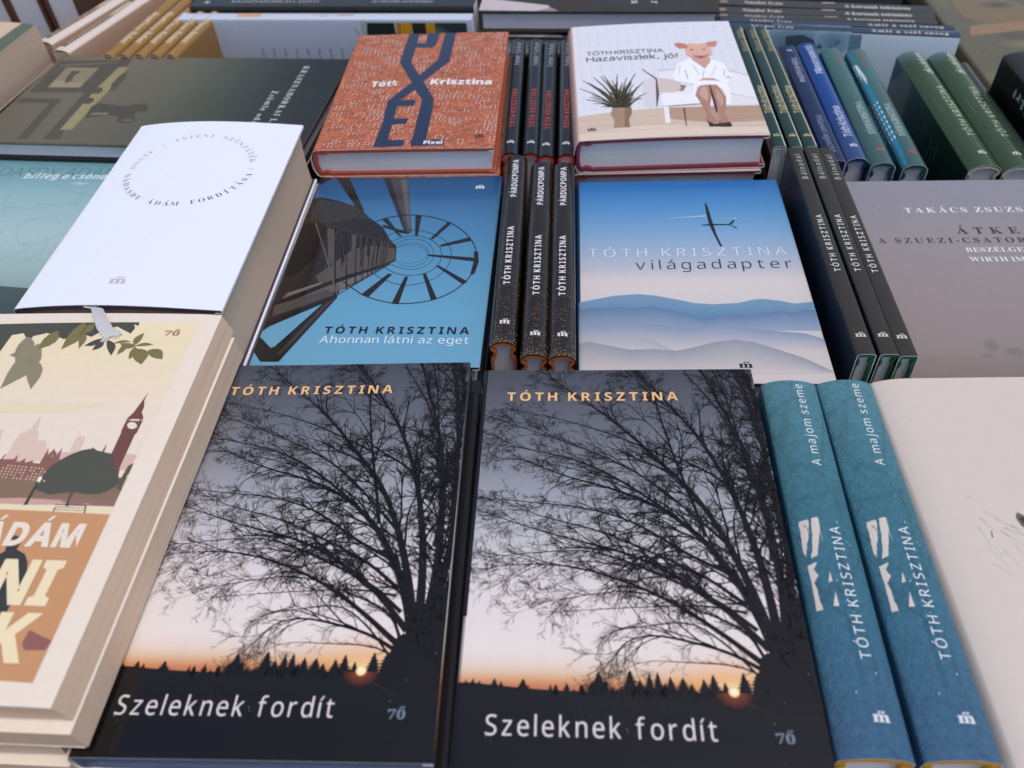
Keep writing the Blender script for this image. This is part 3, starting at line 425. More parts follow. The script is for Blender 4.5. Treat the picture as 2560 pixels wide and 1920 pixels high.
NAD_P = [((226,198,182),[(63.8,105.5),(63.5,113.8),(63.9,118.4),(67.6,120.8),(69,129.4),(71,120.8),(72.6,118.5),(73.9,114),(76,115.3),(78.4,114),(80.6,108.6),(85.3,108.5),(87.6,103.4),(64,103)]),((226,198,182),[(90.8,108.3),(90.4,116.5),(91.8,117.6),(94,117.2),(94.8,115.6),(95.2,108.4)]),((226,198,182),[(41.8,111.5),(55.2,120.9),(56.4,116.3),(61,102.9),(46.5,102.7)]),((220,186,168),[(84.3,108.5),(110.9,108.9),(120.5,108.1),(121.4,106.4),(119.1,99.6),(83.4,99)]),((226,198,182),[(89.9,120.7),(90.2,120.7),(91.8,117.5),(91.5,117.5)]),((142,98,86),[(46,103.6),(62.4,104.2),(62.9,107),(63.5,106.8),(63.2,104.2),(68.2,104.3),(68.7,107.1),(69.9,102.8),(70.8,103.7),(71,102.5),(73.2,105),(73.8,102.5),(77.1,103.8),(77.2,102.5),(80.5,102.1),(80.7,111),(82,106.7),(83.4,110.2),(86.1,106.8),(86.6,111.2),(88.2,104.3),(92.3,104.4),(96,89.1),(54.2,88.3)]),((138,112,92),[(51.4,93.6),(93.1,95.5),(123.5,96.1),(122.1,91.9),(121.1,81.4),(61,82),(54.2,88.3)]),((142,98,86),[(104.8,108.5),(105.4,113.8),(106.2,108.6)]),((118,76,68),[(109.5,108),(109.3,119.7),(108.9,121.3),(108.9,126.5),(109,128.7),(110.5,131.8),(111.2,135.6),(112.1,140.2),(112.8,143.9),(112.7,139.1),(114,135.3),(114.2,131.8),(115.9,129.1),(116.4,126.8),(116.3,119.9),(115.8,119.1),(115.9,106.6),(116,101.4),(117.7,94.2),(113.3,96.5)]),((238,222,206),[(114.9,124.1),(114.3,125),(113.4,125.7),(112.3,126.1),(111.3,126.1),(110.6,125.7),(110.2,125),(110.4,124.1),(110.9,123.2),(111.8,122.5),(112.9,122.1),(113.9,122.1),(114.6,122.5),(115,123.3)]),((238,222,206),[(109.5,127.6),(109.8,127.8),(110,127),(109.7,126.9)]),((238,222,206),[(110.5,127.8),(114.7,127.8),(114.8,126.8),(110.6,126.9)]),((238,222,206),[(115.4,127.8),(115.8,127.8),(116,126.7),(115.7,126.8)]),((222,190,170),[(66.8,101.2),(67.4,101.3),(67.6,100.4),(66.9,100.4)]),((222,190,170),[(68.4,101.1),(69.1,101.1),(69.2,100.3),(68.6,100.3)]),((222,190,170),[(70.1,100.9),(70.8,100.9),(70.9,100.1),(70.3,100.1)]),((222,190,170),[(71.8,100.8),(72.5,100.8),(72.6,100),(71.9,100)]),((222,190,170),[(73.5,100.6),(74.1,100.6),(74.2,99.8),(73.6,99.8)]),((222,190,170),[(75.1,100.5),(75.8,100.5),(75.9,99.7),(75.2,99.7)]),((222,190,170),[(77.7,100.3),(78.4,100.3),(78.5,99.5),(77.8,99.5)]),((222,190,170),[(79.4,100.2),(80,100.2),(80.1,99.4),(79.5,99.4)]),((222,190,170),[(81,100),(81.7,100),(81.8,99.2),(81.1,99.2)]),((222,190,170),[(82.7,99.8),(83.3,99.9),(83.5,99.1),(82.8,99)]),((222,190,170),[(86,99.5),(86.7,99.5),(86.8,98.7),(86.1,98.7)]),((222,190,170),[(65.2,99.9),(65.9,99.9),(66,99.1),(65.4,99.1)]),((222,190,170),[(66.9,99.7),(67.6,99.7),(67.7,98.9),(67,98.9)]),((222,190,170),[(68.6,99.5),(69.2,99.6),(69.4,98.8),(68.7,98.7)]),((222,190,170),[(70.3,99.4),(70.9,99.4),(71,98.6),(70.4,98.6)]),((222,190,170),[(71.9,99.2),(72.6,99.2),(72.7,98.4),(72,98.4)]),((222,190,170),[(73.6,99.1),(74.2,99.1),(74.4,98.3),(73.7,98.3)]),((222,190,170),[(75.2,98.9),(75.9,98.9),(76,98.1),(75.4,98.1)]),((222,190,170),[(77.8,98.8),(78.5,98.8),(78.6,98),(77.9,98)]),((222,190,170),[(79.5,98.6),(80.1,98.6),(80.2,97.8),(79.6,97.8)]),((222,190,170),[(82.8,98.3),(83.4,98.3),(83.5,97.5),(82.9,97.5)]),((222,190,170),[(84.4,98.2),(85.1,98.2),(85.2,97.4),(84.5,97.4)]),((222,190,170),[(86.1,98),(86.7,98),(86.8,97.2),(86.2,97.2)]),((222,190,170),[(65.4,98.3),(66,98.3),(66.2,97.5),(65.5,97.5)]),((222,190,170),[(67.1,98.2),(67.7,98.2),(67.8,97.4),(67.2,97.4)]),((222,190,170),[(68.7,98),(69.4,98),(69.5,97.2),(68.8,97.2)]),((222,190,170),[(70.4,97.9),(71,97.9),(71.2,97.1),(70.5,97.1)]),((222,190,170),[(72,97.7),(72.7,97.7),(72.8,96.9),(72.2,96.9)]),((222,190,170),[(73.7,97.5),(74.4,97.6),(74.5,96.8),(73.8,96.8)]),((222,190,170),[(75.4,97.4),(76,97.4),(76.1,96.6),(75.5,96.6)]),((222,190,170),[(79.6,97.1),(80.2,97.1),(80.3,96.3),(79.7,96.3)]),((222,190,170),[(81.2,97),(81.9,97),(82,96.2),(81.3,96.2)]),((222,190,170),[(82.9,96.8),(83.5,96.8),(83.6,96),(83,96)]),((222,190,170),[(84.5,96.6),(85.2,96.7),(85.3,95.9),(84.6,95.9)]),((222,190,170),[(86.2,96.5),(86.8,96.5),(86.9,95.7),(86.3,95.7)]),((222,190,170),[(65.5,96.8),(66.2,96.8),(66.3,96),(65.7,96)]),((222,190,170),[(67.2,96.6),(67.8,96.7),(68,95.9),(67.3,95.9)]),((222,190,170),[(68.8,96.5),(69.5,96.5),(69.6,95.7),(69,95.7)]),((222,190,170),[(70.5,96.3),(71.2,96.4),(71.3,95.6),(70.6,95.6)]),((222,190,170),[(72.2,96.2),(72.8,96.2),(72.9,95.4),(72.3,95.4)]),((222,190,170),[(75.5,95.9),(76.1,95.9),(76.2,95.1),(75.6,95.1)]),((222,190,170),[(78,95.7),(78.7,95.8),(78.8,95),(78.1,95)]),((222,190,170),[(79.7,95.6),(80.3,95.6),(80.4,94.8),(79.8,94.8)]),((222,190,170),[(81.3,95.4),(82,95.5),(82.1,94.7),(81.4,94.7)]),((222,190,170),[(83,95.3),(83.6,95.3),(83.7,94.5),(83.1,94.5)]),((222,190,170),[(84.6,95.1),(85.2,95.1),(85.4,94.4),(84.7,94.4)]),((222,190,170),[(86.2,95),(86.9,95),(87,94.2),(86.3,94.2)]),((222,190,170),[(65.7,95.3),(66.3,95.3),(66.5,94.5),(65.8,94.5)]),((222,190,170),[(67.3,95.1),(68,95.1),(68.1,94.4),(67.5,94.4)]),((222,190,170),[(69,95),(69.6,95),(69.8,94.2),(69.1,94.2)]),((222,190,170),[(72.3,94.7),(72.9,94.7),(73.1,93.9),(72.4,93.9)]),((222,190,170),[(73.9,94.5),(74.6,94.5),(74.7,93.8),(74.1,93.7)]),((222,190,170),[(75.6,94.4),(76.2,94.4),(76.4,93.6),(75.7,93.6)]),((222,190,170),[(78.1,94.2),(78.8,94.3),(78.9,93.5),(78.2,93.5)]),((222,190,170),[(79.8,94.1),(80.4,94.1),(80.5,93.3),(79.9,93.3)]),((222,190,170),[(81.4,93.9),(82.1,94),(82.2,93.2),(81.5,93.2)]),((222,190,170),[(83,93.8),(83.7,93.8),(83.8,93),(83.2,93)]),((222,190,170),[(84.7,93.6),(85.3,93.7),(85.4,92.9),(84.8,92.9)]),((222,190,170),[(86.3,93.5),(87,93.5),(87.1,92.7),(86.4,92.7)]),((84,84,74),[(84.3,89.4),(84.6,95.4),(85.9,100.3),(89.1,104.6),(92,107.3),(96.1,109.8),(99.9,110.7),(100.2,111.4),(102.4,109.8),(106.9,108.8),(110.5,107.7),(112.4,103.2),(115.9,97.7),(118.8,94.2),(119.1,96.2),(118.7,92.5),(116.1,89.3),(112.8,87.2),(106.7,87.1),(101.8,87.9),(97.4,87.4),(91.8,86.4),(85,88.7)]),((96,92,66),[(123.2,89),(118.8,96.6),(119.3,102.1),(121.4,103.7),(121.9,98.1),(120.2,93.4),(118.2,90.7)]),((150,112,100),[(59.3,85.1),(98.5,84.9),(109.2,85),(121.2,84),(121.1,81.4),(104.6,81.5),(61.1,81.7)]),((206,166,152),[(60.3,83.3),(81.2,84.4),(100.6,83.6),(111.9,82.1),(88.1,81.2),(61.4,81.1)]),((238,222,186),[(61.2,81.5),(121.5,80.6),(121.4,77.9),(62.6,78.7)]),((92,84,72),[(100.5,87.8),(101.7,87.8),(101.8,83.7),(102.6,80.6),(100.9,81),(100.6,83.6)]),((60,56,54),[(96.6,81.7),(109.9,81.5),(109.8,81.2),(96.4,81.4)]),((60,56,54),[(97.1,80.5),(110.4,80.2),(110.3,80),(97,80.2)]),((60,56,54),[(97.6,79.3),(110.9,79),(110.8,78.8),(97.5,79)]),((60,56,54),[(96.9,80.1),(97.5,80.1),(97.4,77),(97,77)]),((60,56,54),[(109.2,81.6),(109.8,81.6),(110.7,77.7),(110.2,77.7)]),((60,56,54),[(109.2,77.7),(110.2,78),(111.1,76.5),(110.8,75.4),(109.4,76.4)]),((66,62,60),[(83.9,92.8),(84.6,92.6),(85,81),(83.4,80.9)]),((244,236,214),[(83.4,94.8),(84.5,95.6),(85.3,94.2),(84.9,92.2),(83.9,92.8)]),((204,150,106),[(58.7,79),(121.4,77.5),(121.9,8),(95.9,8.9)]),((62,62,62),[(81.5,55.3),(86.3,59.4),(85.5,61.9),(85.3,65.5),(87.2,66.5),(89.8,65.9),(90.9,62.9),(90.6,60.3),(94.9,58.3),(97.7,54.7),(100.2,48),(100.3,44.8),(100.1,37.6),(99.5,36.1),(99.2,31.1),(95.6,27.5)]),((148,98,92),[(110.7,22.4),(111.1,27.4),(115.4,25.7),(121.5,23.8),(120.3,20),(112.7,19.7)]),((236,220,188),[(47.6,137.3),(97.6,136.5),(85.1,133.2),(83.2,131.5),(59.1,130.7),(37.1,130.8)]),((78,78,68),[(-5.7,189.5),(91.2,191.6),(91.8,188.1),(89.2,189.2),(90.1,182.5),(86.1,184.6),(81.1,187.5),(75,185),(71.1,180),(64.2,182.5),(57.7,178.3),(47.3,182.8),(41.1,180.7),(39.9,177),(34.8,182.8),(29.4,181.5),(29.1,173.7),(28.8,162.6),(9.8,160.9)])]
NAD_F = [((128,118,74),[(63.2,190.4),(59.4,171.1)],8.06),((128,118,74),[(64.8,183.7),(68.1,171.7)],3.7199999999999998),((78,78,68),[(77.5,178.8),(69.9,173.7)],3.7199999999999998),((78,78,68),[(78.4,177.2),(75.2,170.6)],3.7199999999999998),((78,78,68),[(80.3,177.6),(86,167.2)],4.03),((128,118,74),[(84,175.6),(92.4,176.8)],1.8599999999999999),((128,118,74),[(94.7,174.4),(96.5,183.1)],3.844),((128,118,74),[(95.4,174),(104.2,174.8)],2.232),((128,118,74),[(90,175.2),(88.7,167.8)],3.224),((128,118,74),[(95.7,173.2),(95.6,164.8)],3.844),((128,118,74),[(97,172),(102.9,161.5)],7.13),((128,118,74),[(102.8,171.2),(111.9,165.2)],5.704),((128,118,74),[(95.8,173.6),(87.2,175.6)],3.844),((146,136,108),[(46.3,175.4),(41.4,145.2)],12.4),((146,136,108),[(46.7,165.2),(56.5,144.8)],7.4399999999999995),((146,136,108),[(38.4,180.3),(40.4,162.5)],8.68),((128,118,74),[(52,184.5),(47.5,171)],7.4399999999999995),((146,136,108),[(45.9,170.6),(35.1,167.4)],5.58),((128,118,74),[(68.3,189.6),(64.5,181.6)],4.96),((78,78,68),[(87.4,189.6),(89.5,182.5)],3.1)]
ZSO_P = [((84,80,70),[(5.2,74.5),(2.5,128.9),(55.9,131.5),(58.6,138.2),(64.4,138.3),(67.5,120.8),(60.2,120),(54.6,76.1)]),((116,110,92),[(7,121.9),(53.9,128.3),(55.6,126.3),(7.9,118.8)]),((150,140,112),[(16.6,82.6),(15,117.3),(44,117.1),(44.1,83.5)]),((172,158,120),[(16.6,84.1),(16.9,94.8),(43.5,90.4),(43.7,83.4)]),((84,80,70),[(26.7,91.4),(23.2,101.7),(23.4,111.5),(30.7,110.9),(30.7,106.4),(28.5,103.3),(31.6,94.5),(28.5,90.2)]),((84,80,70),[(43.8,117.4),(59.3,117.8),(60.5,85.1),(61,75.1),(62.3,57.2),(64.4,19.4),(68.8,6),(54.6,5.4),(52.4,76),(44.1,83.5)]),((84,80,70),[(1.4,57.5),(4,64.8),(38.6,64.3),(38.7,54.3),(42.4,4.9),(34.2,4.5),(31.9,58)]),((168,154,112),[(61.2,117.9),(68.8,118.4),(71.2,76.9),(70.6,58.8),(70.7,19.4),(61.4,18.5),(59.4,72.3),(59,85.1)]),((84,80,70),[(53.8,77.5),(53.8,84.9),(63.4,83.8),(66.6,78.2),(65.3,73.9),(59.5,73.7)]),((84,80,70),[(58.4,58.4),(57.2,68),(64.4,66.9),(67.1,61.4),(64.8,57.3)]),((84,80,70),[(72.3,110.8),(75.3,99.4),(75.7,81.3),(72.5,77.5),(68,91.1),(68.5,107.4)]),((76,72,64),[(69,53.4),(71.5,59.1),(94.6,55.4),(111.6,60.8),(115.4,55),(117.3,47.8),(108.7,46.6),(114.4,32.8),(108.8,29.8),(100.1,32),(97.4,40.9),(84.7,40.4),(72.1,36.6)]),((136,128,104),[(74.3,44.2),(87.3,45.2),(88.3,41.9),(74.6,40.8)]),((116,110,92),[(101.8,34.2),(107.9,36.1),(112.8,34.6),(109.7,32.3)])]


# ================================================================== SETTING
PLINTHS = []
def plinth(x, y, th, W, H, ztop): PLINTHS.append((x, y, th, W * .001 - .008, H * .001 - .008, ztop))

# ================================================================== FLAT BOOKS
random.seed(4)
def wob(a, lu, lv, p): return lambda u, v: a * math.sin(u / lu + p) * math.cos(v / lv + p * .7)

# ---- sunset-tree books (two, one shared mesh)
W, H, T = 130, 194.4, 11.5
bk = Book(W, H, T, 1.6, wob(.35, 34, 60, .6))
SKY = [(0, (34, 33, 40)), (.165, (200, 116, 78)), (.182, (222, 158, 112)), (.192, (230, 192, 154)), (.208, (236, 214, 198)), (.24, (240, 228, 222)), (.36, (234, 224, 222)), (.46, (210, 206, 210)), (.58, (168, 169, 178)), (.72, (128, 130, 140)), (.85, (98, 100, 110)), (1, (74, 77, 86))]
SKYL = [(t, lin(c, .96)) for t, c in SKY]
def skyc(v): return ramp(SKYL, v / H)
base = lambda f, u, v: skyc(v) if f == 'front' else (lin((26, 23, 24)))
a = Art()
DARK = (22, 17, 17)
hz = SZ_H
a.band((26, 23, 25), (18, 17, 20), [(hz[0][0] - 12, hz[0][1])] + hz + [(hz[-1][0] + 10, hz[-1][1] + 1)], 16, 2)
a.band((18, 17, 20), (16, 15, 18), [(-2, 16), (132, 16)], -1, 2)
sx, sy = 99.8, 32.8
P, C, F = [], [], []
for j in range(15):
    for i in range(31):
        x, y = -.5 + i * 4.4, 27 + j * 2.4; d = math.hypot((x - sx) / 36, (y - sy) / 19); k = max(0, 1 - d) ** 1.7
        P.append((x, y)); C.append(mix(mix(skyc(y), lin((244, 176, 104)), min(1, k * 1.1)), lin((255, 238, 196)), max(0, 1 - d * 3.2) ** 1.5))
for j in range(14):
    for i in range(30): q = j * 31 + i; F.append((q, q + 1, q + 32, q + 31))
a.add(P, F, C, .5)
a.poly(DARK, [(122, 30), (131, 30), (131, 74), (128.5, 70), (126, 56), (124, 44)], 3)
def spruce(x, y, h, wd):
    P = [(x - wd * .1, y - 2)]
    n = 7
    for k in range(n):
        t = k / n; P += [(x - wd * (1 - t) * (.5 + random.uniform(-.1, .16)), y + h * t), (x - wd * (1 - t) * .26, y + h * (t + .6 / n))]
    P.append((x, y + h))
    for k in range(n - 1, -1, -1):
        t = k / n; P += [(x + wd * (1 - t) * .26, y + h * (t + .6 / n)), (x + wd * (1 - t) * (.5 + random.uniform(-.1, .16)), y + h * t)]
    P.append((x + wd * .1, y - 2)); a.poly((22, 19, 20), P, 4)
for x, h, wd in ((3, 2.6, 1.2), (5.6, 3, 1.6), (8, 2.2, 1.2), (13.5, 3.4, 2.4), (16, 2.2, 1.4), (24, 3.6, 3), (36, 1.8, 1.2), (40, 2.4, 1.6), (45, 2, 1), (49, 3.6, 2.4), (51.5, 8, 5), (54, 4, 2.6), (63, 9, 5.5), (66.5, 5, 3.4), (70, 8, 3.6), (73, 8.6, 3.6), (75.6, 4, 2), (77.6, 6.6, 4), (82, 6.2, 5), (85, 4, 3), (89.5, 6, 4), (93, 8.2, 4.4), (97, 5, 3), (104, 9.6, 5), (109, 10, 6), (113, 7, 5)):
    spruce(x, 32.6 - .012 * (x - 50), h * .86, wd * 1.45)
for k in range(40):
    x = random.uniform(34, 96); spruce(x, 31.6, random.uniform(1, 2.8), random.uniform(1.2, 2.4))
a.glow(sx, sy, 2.0, 2.0, [(0, lin((255, 250, 226))), (.6, lin((255, 240, 196))), (1, lin((255, 190, 90)))], 7)
a.glow(sx, sy - .4, 7, 6, [(0, lin((220, 120, 50))), (.35, lin((120, 58, 34))), (1, lin((20, 18, 20)))], 5, 180, 360)
a.line((64, 44, 40), [(sx + 2, sy - 3), (sx + 16, sy - 10)], .5, .1, 6)
def smooth(P):
    return chaikin(P, 2)
def twig(x, y, ang, L, w, depth):
    n = 7 if depth > 2 else (5 if depth > 1 else 4); P = [(x, y)]; cur = random.uniform(-.13, .14)
    for i in range(n):
        ang += cur + random.uniform(-.13, .13); P.append((P[-1][0] + math.cos(ang) * L / n, P[-1][1] + math.sin(ang) * L / n))
    a.line(DARK if w > .3 else (40, 34, 36), P, w, max(.09, w * .3), 3)
    if depth and L > 2.0:
        for i in range(random.randint(3, 5) if depth > 1 else random.randint(2, 4)):
            t = random.uniform(.2, 1); k = min(int(t * n), n - 1); q = (P[k][0] + (P[k + 1][0] - P[k][0]) * (t * n - k), P[k][1] + (P[k + 1][1] - P[k][1]) * (t * n - k))
            twig(q[0], q[1], ang + random.choice((-1, 1)) * random.uniform(.25, .95), L * random.uniform(.3, .6), max(.1, w * .55), depth - 1)
for P, w0, w1 in SZ_L:
    P = smooth(P); w0 *= .66
    n = len(P); W_ = [w1 * .8 + (w0 - w1 * .8) * (1 - i / (n - 1)) ** 1.6 for i in range(n)]
    for i in range(n - 1): a.line(DARK, [P[i], P[i + 1]], W_[i], W_[i + 1], 3)
    tot = sum(math.hypot(b[0] - c[0], b[1] - c[1]) for b, c in zip(P, P[1:])); m = int(tot / 2.0)
    thin = w0 < 1.35
    for k in range(m):
        t = (.1 + .9 * (k + random.random()) / m); i = min(int(t * (n - 1)), n - 2); f = t * (n - 1) - i
        x = P[i][0] + (P[i + 1][0] - P[i][0]) * f; y = P[i][1] + (P[i + 1][1] - P[i][1]) * f
        if t < .2 and not thin: continue
        an = math.atan2(P[i + 1][1] - P[i][1], P[i + 1][0] - P[i][0]); w = W_[i]
        big = random.random() < .22 and not thin
        Ln = random.uniform(18, 40) * (1.1 - .6 * t) if big else random.uniform(4, 13) * (1.15 - .5 * t) * (.5 if thin else 1)
        sd = random.choice((-1, 1)); twig(x, y, an + sd * random.uniform(.12, .4 if big else .8), Ln, max(.13, min(1.2 if big else .6, w * (.6 if big else .36))), 3 if big else (1 if thin else 2))
    twig(P[-1][0], P[-1][1], math.atan2(P[-1][1] - P[-2][1], P[-1][0] - P[-2][0]), random.uniform(4, 9), max(.12, w1), 2)
for c, P in SZ_P:
    if c != 'sky': a.poly(DARK, P, 3)
a.text((242, 190, 132), 'TÓTH KRISZTINA', 11.4, 92.9, 173.8, 5.3, font='sansb', lv=8)
a.text((226, 216, 216), 'Szeleknek fordít', 11.3, 92.0, 15.2, 7.1, asp=.86, bold=-.004, lv=8)
a.logo((116, 126, 142), 111.9, 118.3, 15.1, 3.3, 8, t=('7', '0̋'))
for k in range(46): x, y = random.uniform(2, 128), random.uniform(2, 192); a.rect((168, 162, 160), x, y, x + random.uniform(.12, .3), y + random.uniform(.12, .35), 9)
for k in range(5): x, y = random.uniform(8, 120), random.uniform(8, 180); q = random.uniform(0, 6); a.line((120, 116, 116), [(x, y), (x + 3 * math.cos(q), y + 3 * math.sin(q))], .12, .06, 9)
t1 = flat('hardcover_book', 'black sunset-tree book at the front left, its lower front edge fully in view', 'book', .004, -.0930, .2062, -4.77, T, 'two books with a bare tree at sunset')
make_book(t1, bk, GLOSS, base, art=a, case=(84, 98, 124), page=PAGE_W)
t2 = dup(t1, (.0431, .1887, BASE + .004 - .0115), (0, 0, R(-5.47)), 'black sunset-tree book in the front middle, directly left of the thick teal spines')
bu = Book(W, H, T, 1.6)
tu = flat('hardcover_book', 'black book lying beneath the front left sunset-tree book, only its right edge showing', 'book', -.0077, -.0885, .2045, -4.9, T)
make_book(tu, bu, GLOSS, solid((34, 31, 32)), case=(84, 98, 124))
plinth(-.0930, .2062, -4.77, W, H, -.0194); plinth(.0431, .1887, -5.47, W, H, -.0077)

# ---- glider over hills
W, H, T = 130, 183.8, 17
bk = Book(W, H, T, 2.0, wob(.3, 40, 50, 1.4))
st = [(0, (204, 200, 202)), (.3, (212, 207, 207)), (.44, (224, 214, 210)), (.5, (194, 196, 206)), (.58, (166, 184, 206)), (.7, (128, 170, 208)), (.82, (92, 150, 202)), (.93, (62, 128, 192)), (1, (46, 112, 180))]
a = Art()
for i, (c0, c1, pts, bs) in enumerate(VIL_R): c0 = tuple(int(q) for q in mix(c0, (150, 158, 170), .22)); a.band(c0, c1, [(max(-1, p[0]), p[1]) for p in pts], bs, 1 + i)
a.band((206, 196, 194), (210, 202, 200), [(-1, 25), (131, 25)], -1, 1)
for c, P in VIL_P: a.poly(c, P, 7)
a.text((222, 230, 240), 'TÓTH KRISZTINA', 6.2, 123, 104.0, 7.6, bold=-.012, lv=7)
a.text((46, 52, 62), 'világadapter', 33.9, 124.1, 92.0, 8.4, bold=-.012, lv=7)
a.logo((40, 36, 38), 82.6, 89.8, 11, 2.9, 8)
t = flat('hardcover_book', 'blue book with a glider above misty hills on its cover', 'book', -.012, .1084, .3783, -5.81, T)
make_book(t, bk, GLOSS, vgrad(bk, st, (40, 70, 110), .94), art=a, case=(24, 34, 54))
tu = flat('hardcover_book', 'book with a dark case beneath the glider cover, showing only at its lower right corner', 'book', -.0292, .1094, .3775, -6.0, T)
make_book(tu, Book(W, H, T, 2), GLOSS, solid((26, 34, 50)), case=(24, 34, 54), page=PAGE_C)
plinth(.1084, .3783, -5.81, W, H, -.0463)

# ---- lattice shaft
W, H, T = 126.6, 181.3, 16
bk = Book(W, H, T, 2.0, wob(.3, 36, 55, 2.4))
st = [(0, (116, 174, 206)), (.25, (108, 168, 202)), (.5, (92, 152, 190)), (.75, (72, 126, 170)), (.92, (48, 96, 144)), (1, (38, 80, 126))]
a = Art()
for i, (c, P) in enumerate(AHO_P): a.poly(c, P, 1 + i * .14)
for c, P, wd in AHO_S: a.line(c, P, wd, lv=9)
rl = random.Random(9); ap = [zz for zz in ((62, 58, 54), (84, 76, 70), (36, 32, 32), (104, 95, 88))]
def q4(A_, B_, C_, D_, s_, t_): return tuple((A_[i] * (1 - s_) + B_[i] * s_) * (1 - t_) + (D_[i] * (1 - s_) + C_[i] * s_) * t_ for i in (0, 1))
_lt = [AHO_S[0][1][0], AHO_S[0][1][1], AHO_S[9][1][1], AHO_S[9][1][0]]
for k in range(11):
    s0 = 1 - .80 ** (k + .4); s1 = 1 - .80 ** (k + .95)
    a.poly(rl.choice(ap[:3]), [q4(*_lt, s0, .04), q4(*_lt, s1, .04), q4(*_lt, s1, .5 + rl.uniform(-.2, .3)), q4(*_lt, s0, .6 + rl.uniform(-.2, .3))], 8.2)
    a.line((22, 19, 19), [q4(*_lt, s1, .0), q4(*_lt, s1 - .02, 1.0)], .55 * (1 - s1) + .25, lv=8.8)
    a.line(rl.choice(ap), [q4(*_lt, s0, .02), q4(*_lt, s1, .98)], .3 * (1 - s1) + .12, lv=8.6)
for P, wd in AHO_R: a.line((32, 32, 38), chaikin(P, 2), wd, lv=8.5)
a.text((24, 34, 46), 'TÓTH KRISZTINA', 37.0, 118.4, 25.2, 5.4, font='sansb', lv=9.5)
a.text((226, 236, 244), 'Ahonnan látni az eget', 35.9, 118.8, 17.5, 5.5, lv=9.5)
a.logo((232, 238, 244), 109, 115.3, 166.8, 2.8, 9.5)
t = flat('hardcover_book', 'blue book with a dark ladder shaft and cage rings on its cover', 'book', -.012, -.0692, .4069, -6.39, T)
make_book(t, bk, GLOSS, vgrad(bk, st, (36, 34, 36), .92), art=a, case=(22, 28, 40))
tu = flat('hardcover_book', 'black book with pale page edges right beneath the ladder-shaft cover', 'book', -.0282, -.0672, .4062, -6.6, T)
make_book(tu, Book(W, H, T, 2), GLOSS, solid((28, 28, 32)), case=(22, 28, 40), page=PAGE_C)
plinth(-.0692, .4069, -6.39, W, H, -.0443)

# ---- orange mosaic
W, H, T = 122.8, 175.7, 20.5
bk = Book(W, H, T, 3.0, lambda u, v: 1.3 * math.sin(math.pi * min(1, u / W)) * math.sin(math.pi * min(1, v / H) * .8 + .3))
a = Art(); rnd = random.Random(7)
for k in range(260):
    x0, y0 = rnd.uniform(3, 119), rnd.uniform(3, 172); n = rnd.choice((2, 3, 3)); rows = rnd.choice((1, 2, 2))
    for i in range(n):
        for j in range(rows):
            if rnd.random() < .16: continue
            x, y = x0 + i * 2.9 + j * .3, y0 + j * 3.1; a.rect((208, 164, 150), x, y, x + 1.3, y + 2.2, 1)
            a.rect((140, 72, 52), x + 1.2, y, x + 1.9, y + 1.8, 1.2)
for c, P in PIX_P: a.poly((38, 52, 80), P, 3); a.line((38, 52, 80), P + P[:1], .9, lv=3.05)
a.text((238, 234, 234), 'Tóth', 24.9, 46, 86.2, 7.6, font='sansb', bold=.02, asp=1.3, lv=6)
a.text((238, 234, 234), 'Krisztina', 69.5, 115, 87.0, 7.8, font='sansb', bold=.02, asp=1.3, lv=6)
a.text((238, 238, 240), 'Pixel', 74.6, 87.2, 5.0, 4.2, font='sansb', bold=.01, asp=1.2, lv=6)
a.logo((84, 48, 40), 108.4, 115, 13.4, 2.6, 6)
t = flat('hardcover_book', 'orange mosaic-patterned book with large dark blue letters on its cover', 'book', .008, -.0527, .5872, -5.89, T)
make_book(t, bk, BRICK, solid((186, 100, 66)), art=a, ink_mat=SATIN, case=(172, 78, 56), page=PAGE_W)
tu = flat('hardcover_book', 'orange-cased book lying beneath the orange mosaic cover, only a red sliver in view', 'book', -.0128, -.0512, .5858, -5.3, T)
make_book(tu, Book(W, H, T, 3), BRICK, solid((150, 74, 56)), case=(172, 78, 56))
plinth(-.0527, .5872, -5.89, W, H, -.0335)

# ---- woman with a pig's head on a sofa
W, H, T = 125.9, 173.4, 24.5
bk = Book(W, H, T, 3.0, lambda u, v: 1.0 * math.sin(math.pi * min(1, u / W)) + .5 * (v / H))
a = Art()
for i in range(16):
    for j in range(24):
        a.rect((168, 166, 172), 5 + i * 7.6 + (j % 2) * .6, 40 + j * 5.8, 5.7 + i * 7.6 + (j % 2) * .6, 40.9 + j * 5.8, .6)
for i in range(60):
    x, y = random.uniform(8, 120), random.uniform(96, 168); a.line((214, 210, 214), [(x, y), (x + random.uniform(-3, 3), y + random.uniform(1, 3))], .5, .3, .5)
for i, (c, P) in enumerate(HAZ_P): a.poly(c, P, 1 + i * .1)
rh = random.Random(12); HB = list(HAZ_B)
for k in range(46):
    b_, t_ = rh.choice(HAZ_B); HB.append((b_, (b_[0] + (t_[0] - b_[0]) * rh.uniform(.3, .85) + rh.uniform(-3, 3), b_[1] + (t_[1] - b_[1]) * rh.uniform(.45, .9))))
for i, P in enumerate(HB):
    b_, t_ = P; m_ = ((b_[0] + t_[0]) / 2 + (t_[1] - b_[1]) * -.04 * (1 if t_[0] > b_[0] else -1), (b_[1] + t_[1]) / 2 + 3)
    a.line(((74, 68, 44), (96, 88, 52), (58, 54, 38))[i % 3], chaikin([b_, m_, t_], 2), 2.0, .3, 7.2)
a.text((70, 62, 62), 'TÓTH KRISZTINA', 10.6, 68.8, 122, 5.6, bold=.004, lv=7.5)
a.text((66, 58, 58), 'Hazaviszlek, jó?', 10.2, 79.2, 111.7, 7.4, lv=7.5)
a.logo((52, 44, 44), 6.6, 12.6, 11.9, 2.6, 7.5)
t = flat('hardcover_book', 'white book with a pig-headed woman on a sofa on its cover, top of its stack', 'book', .008, .1241, .5763, -4.03, T, 'white books in maroon cases')
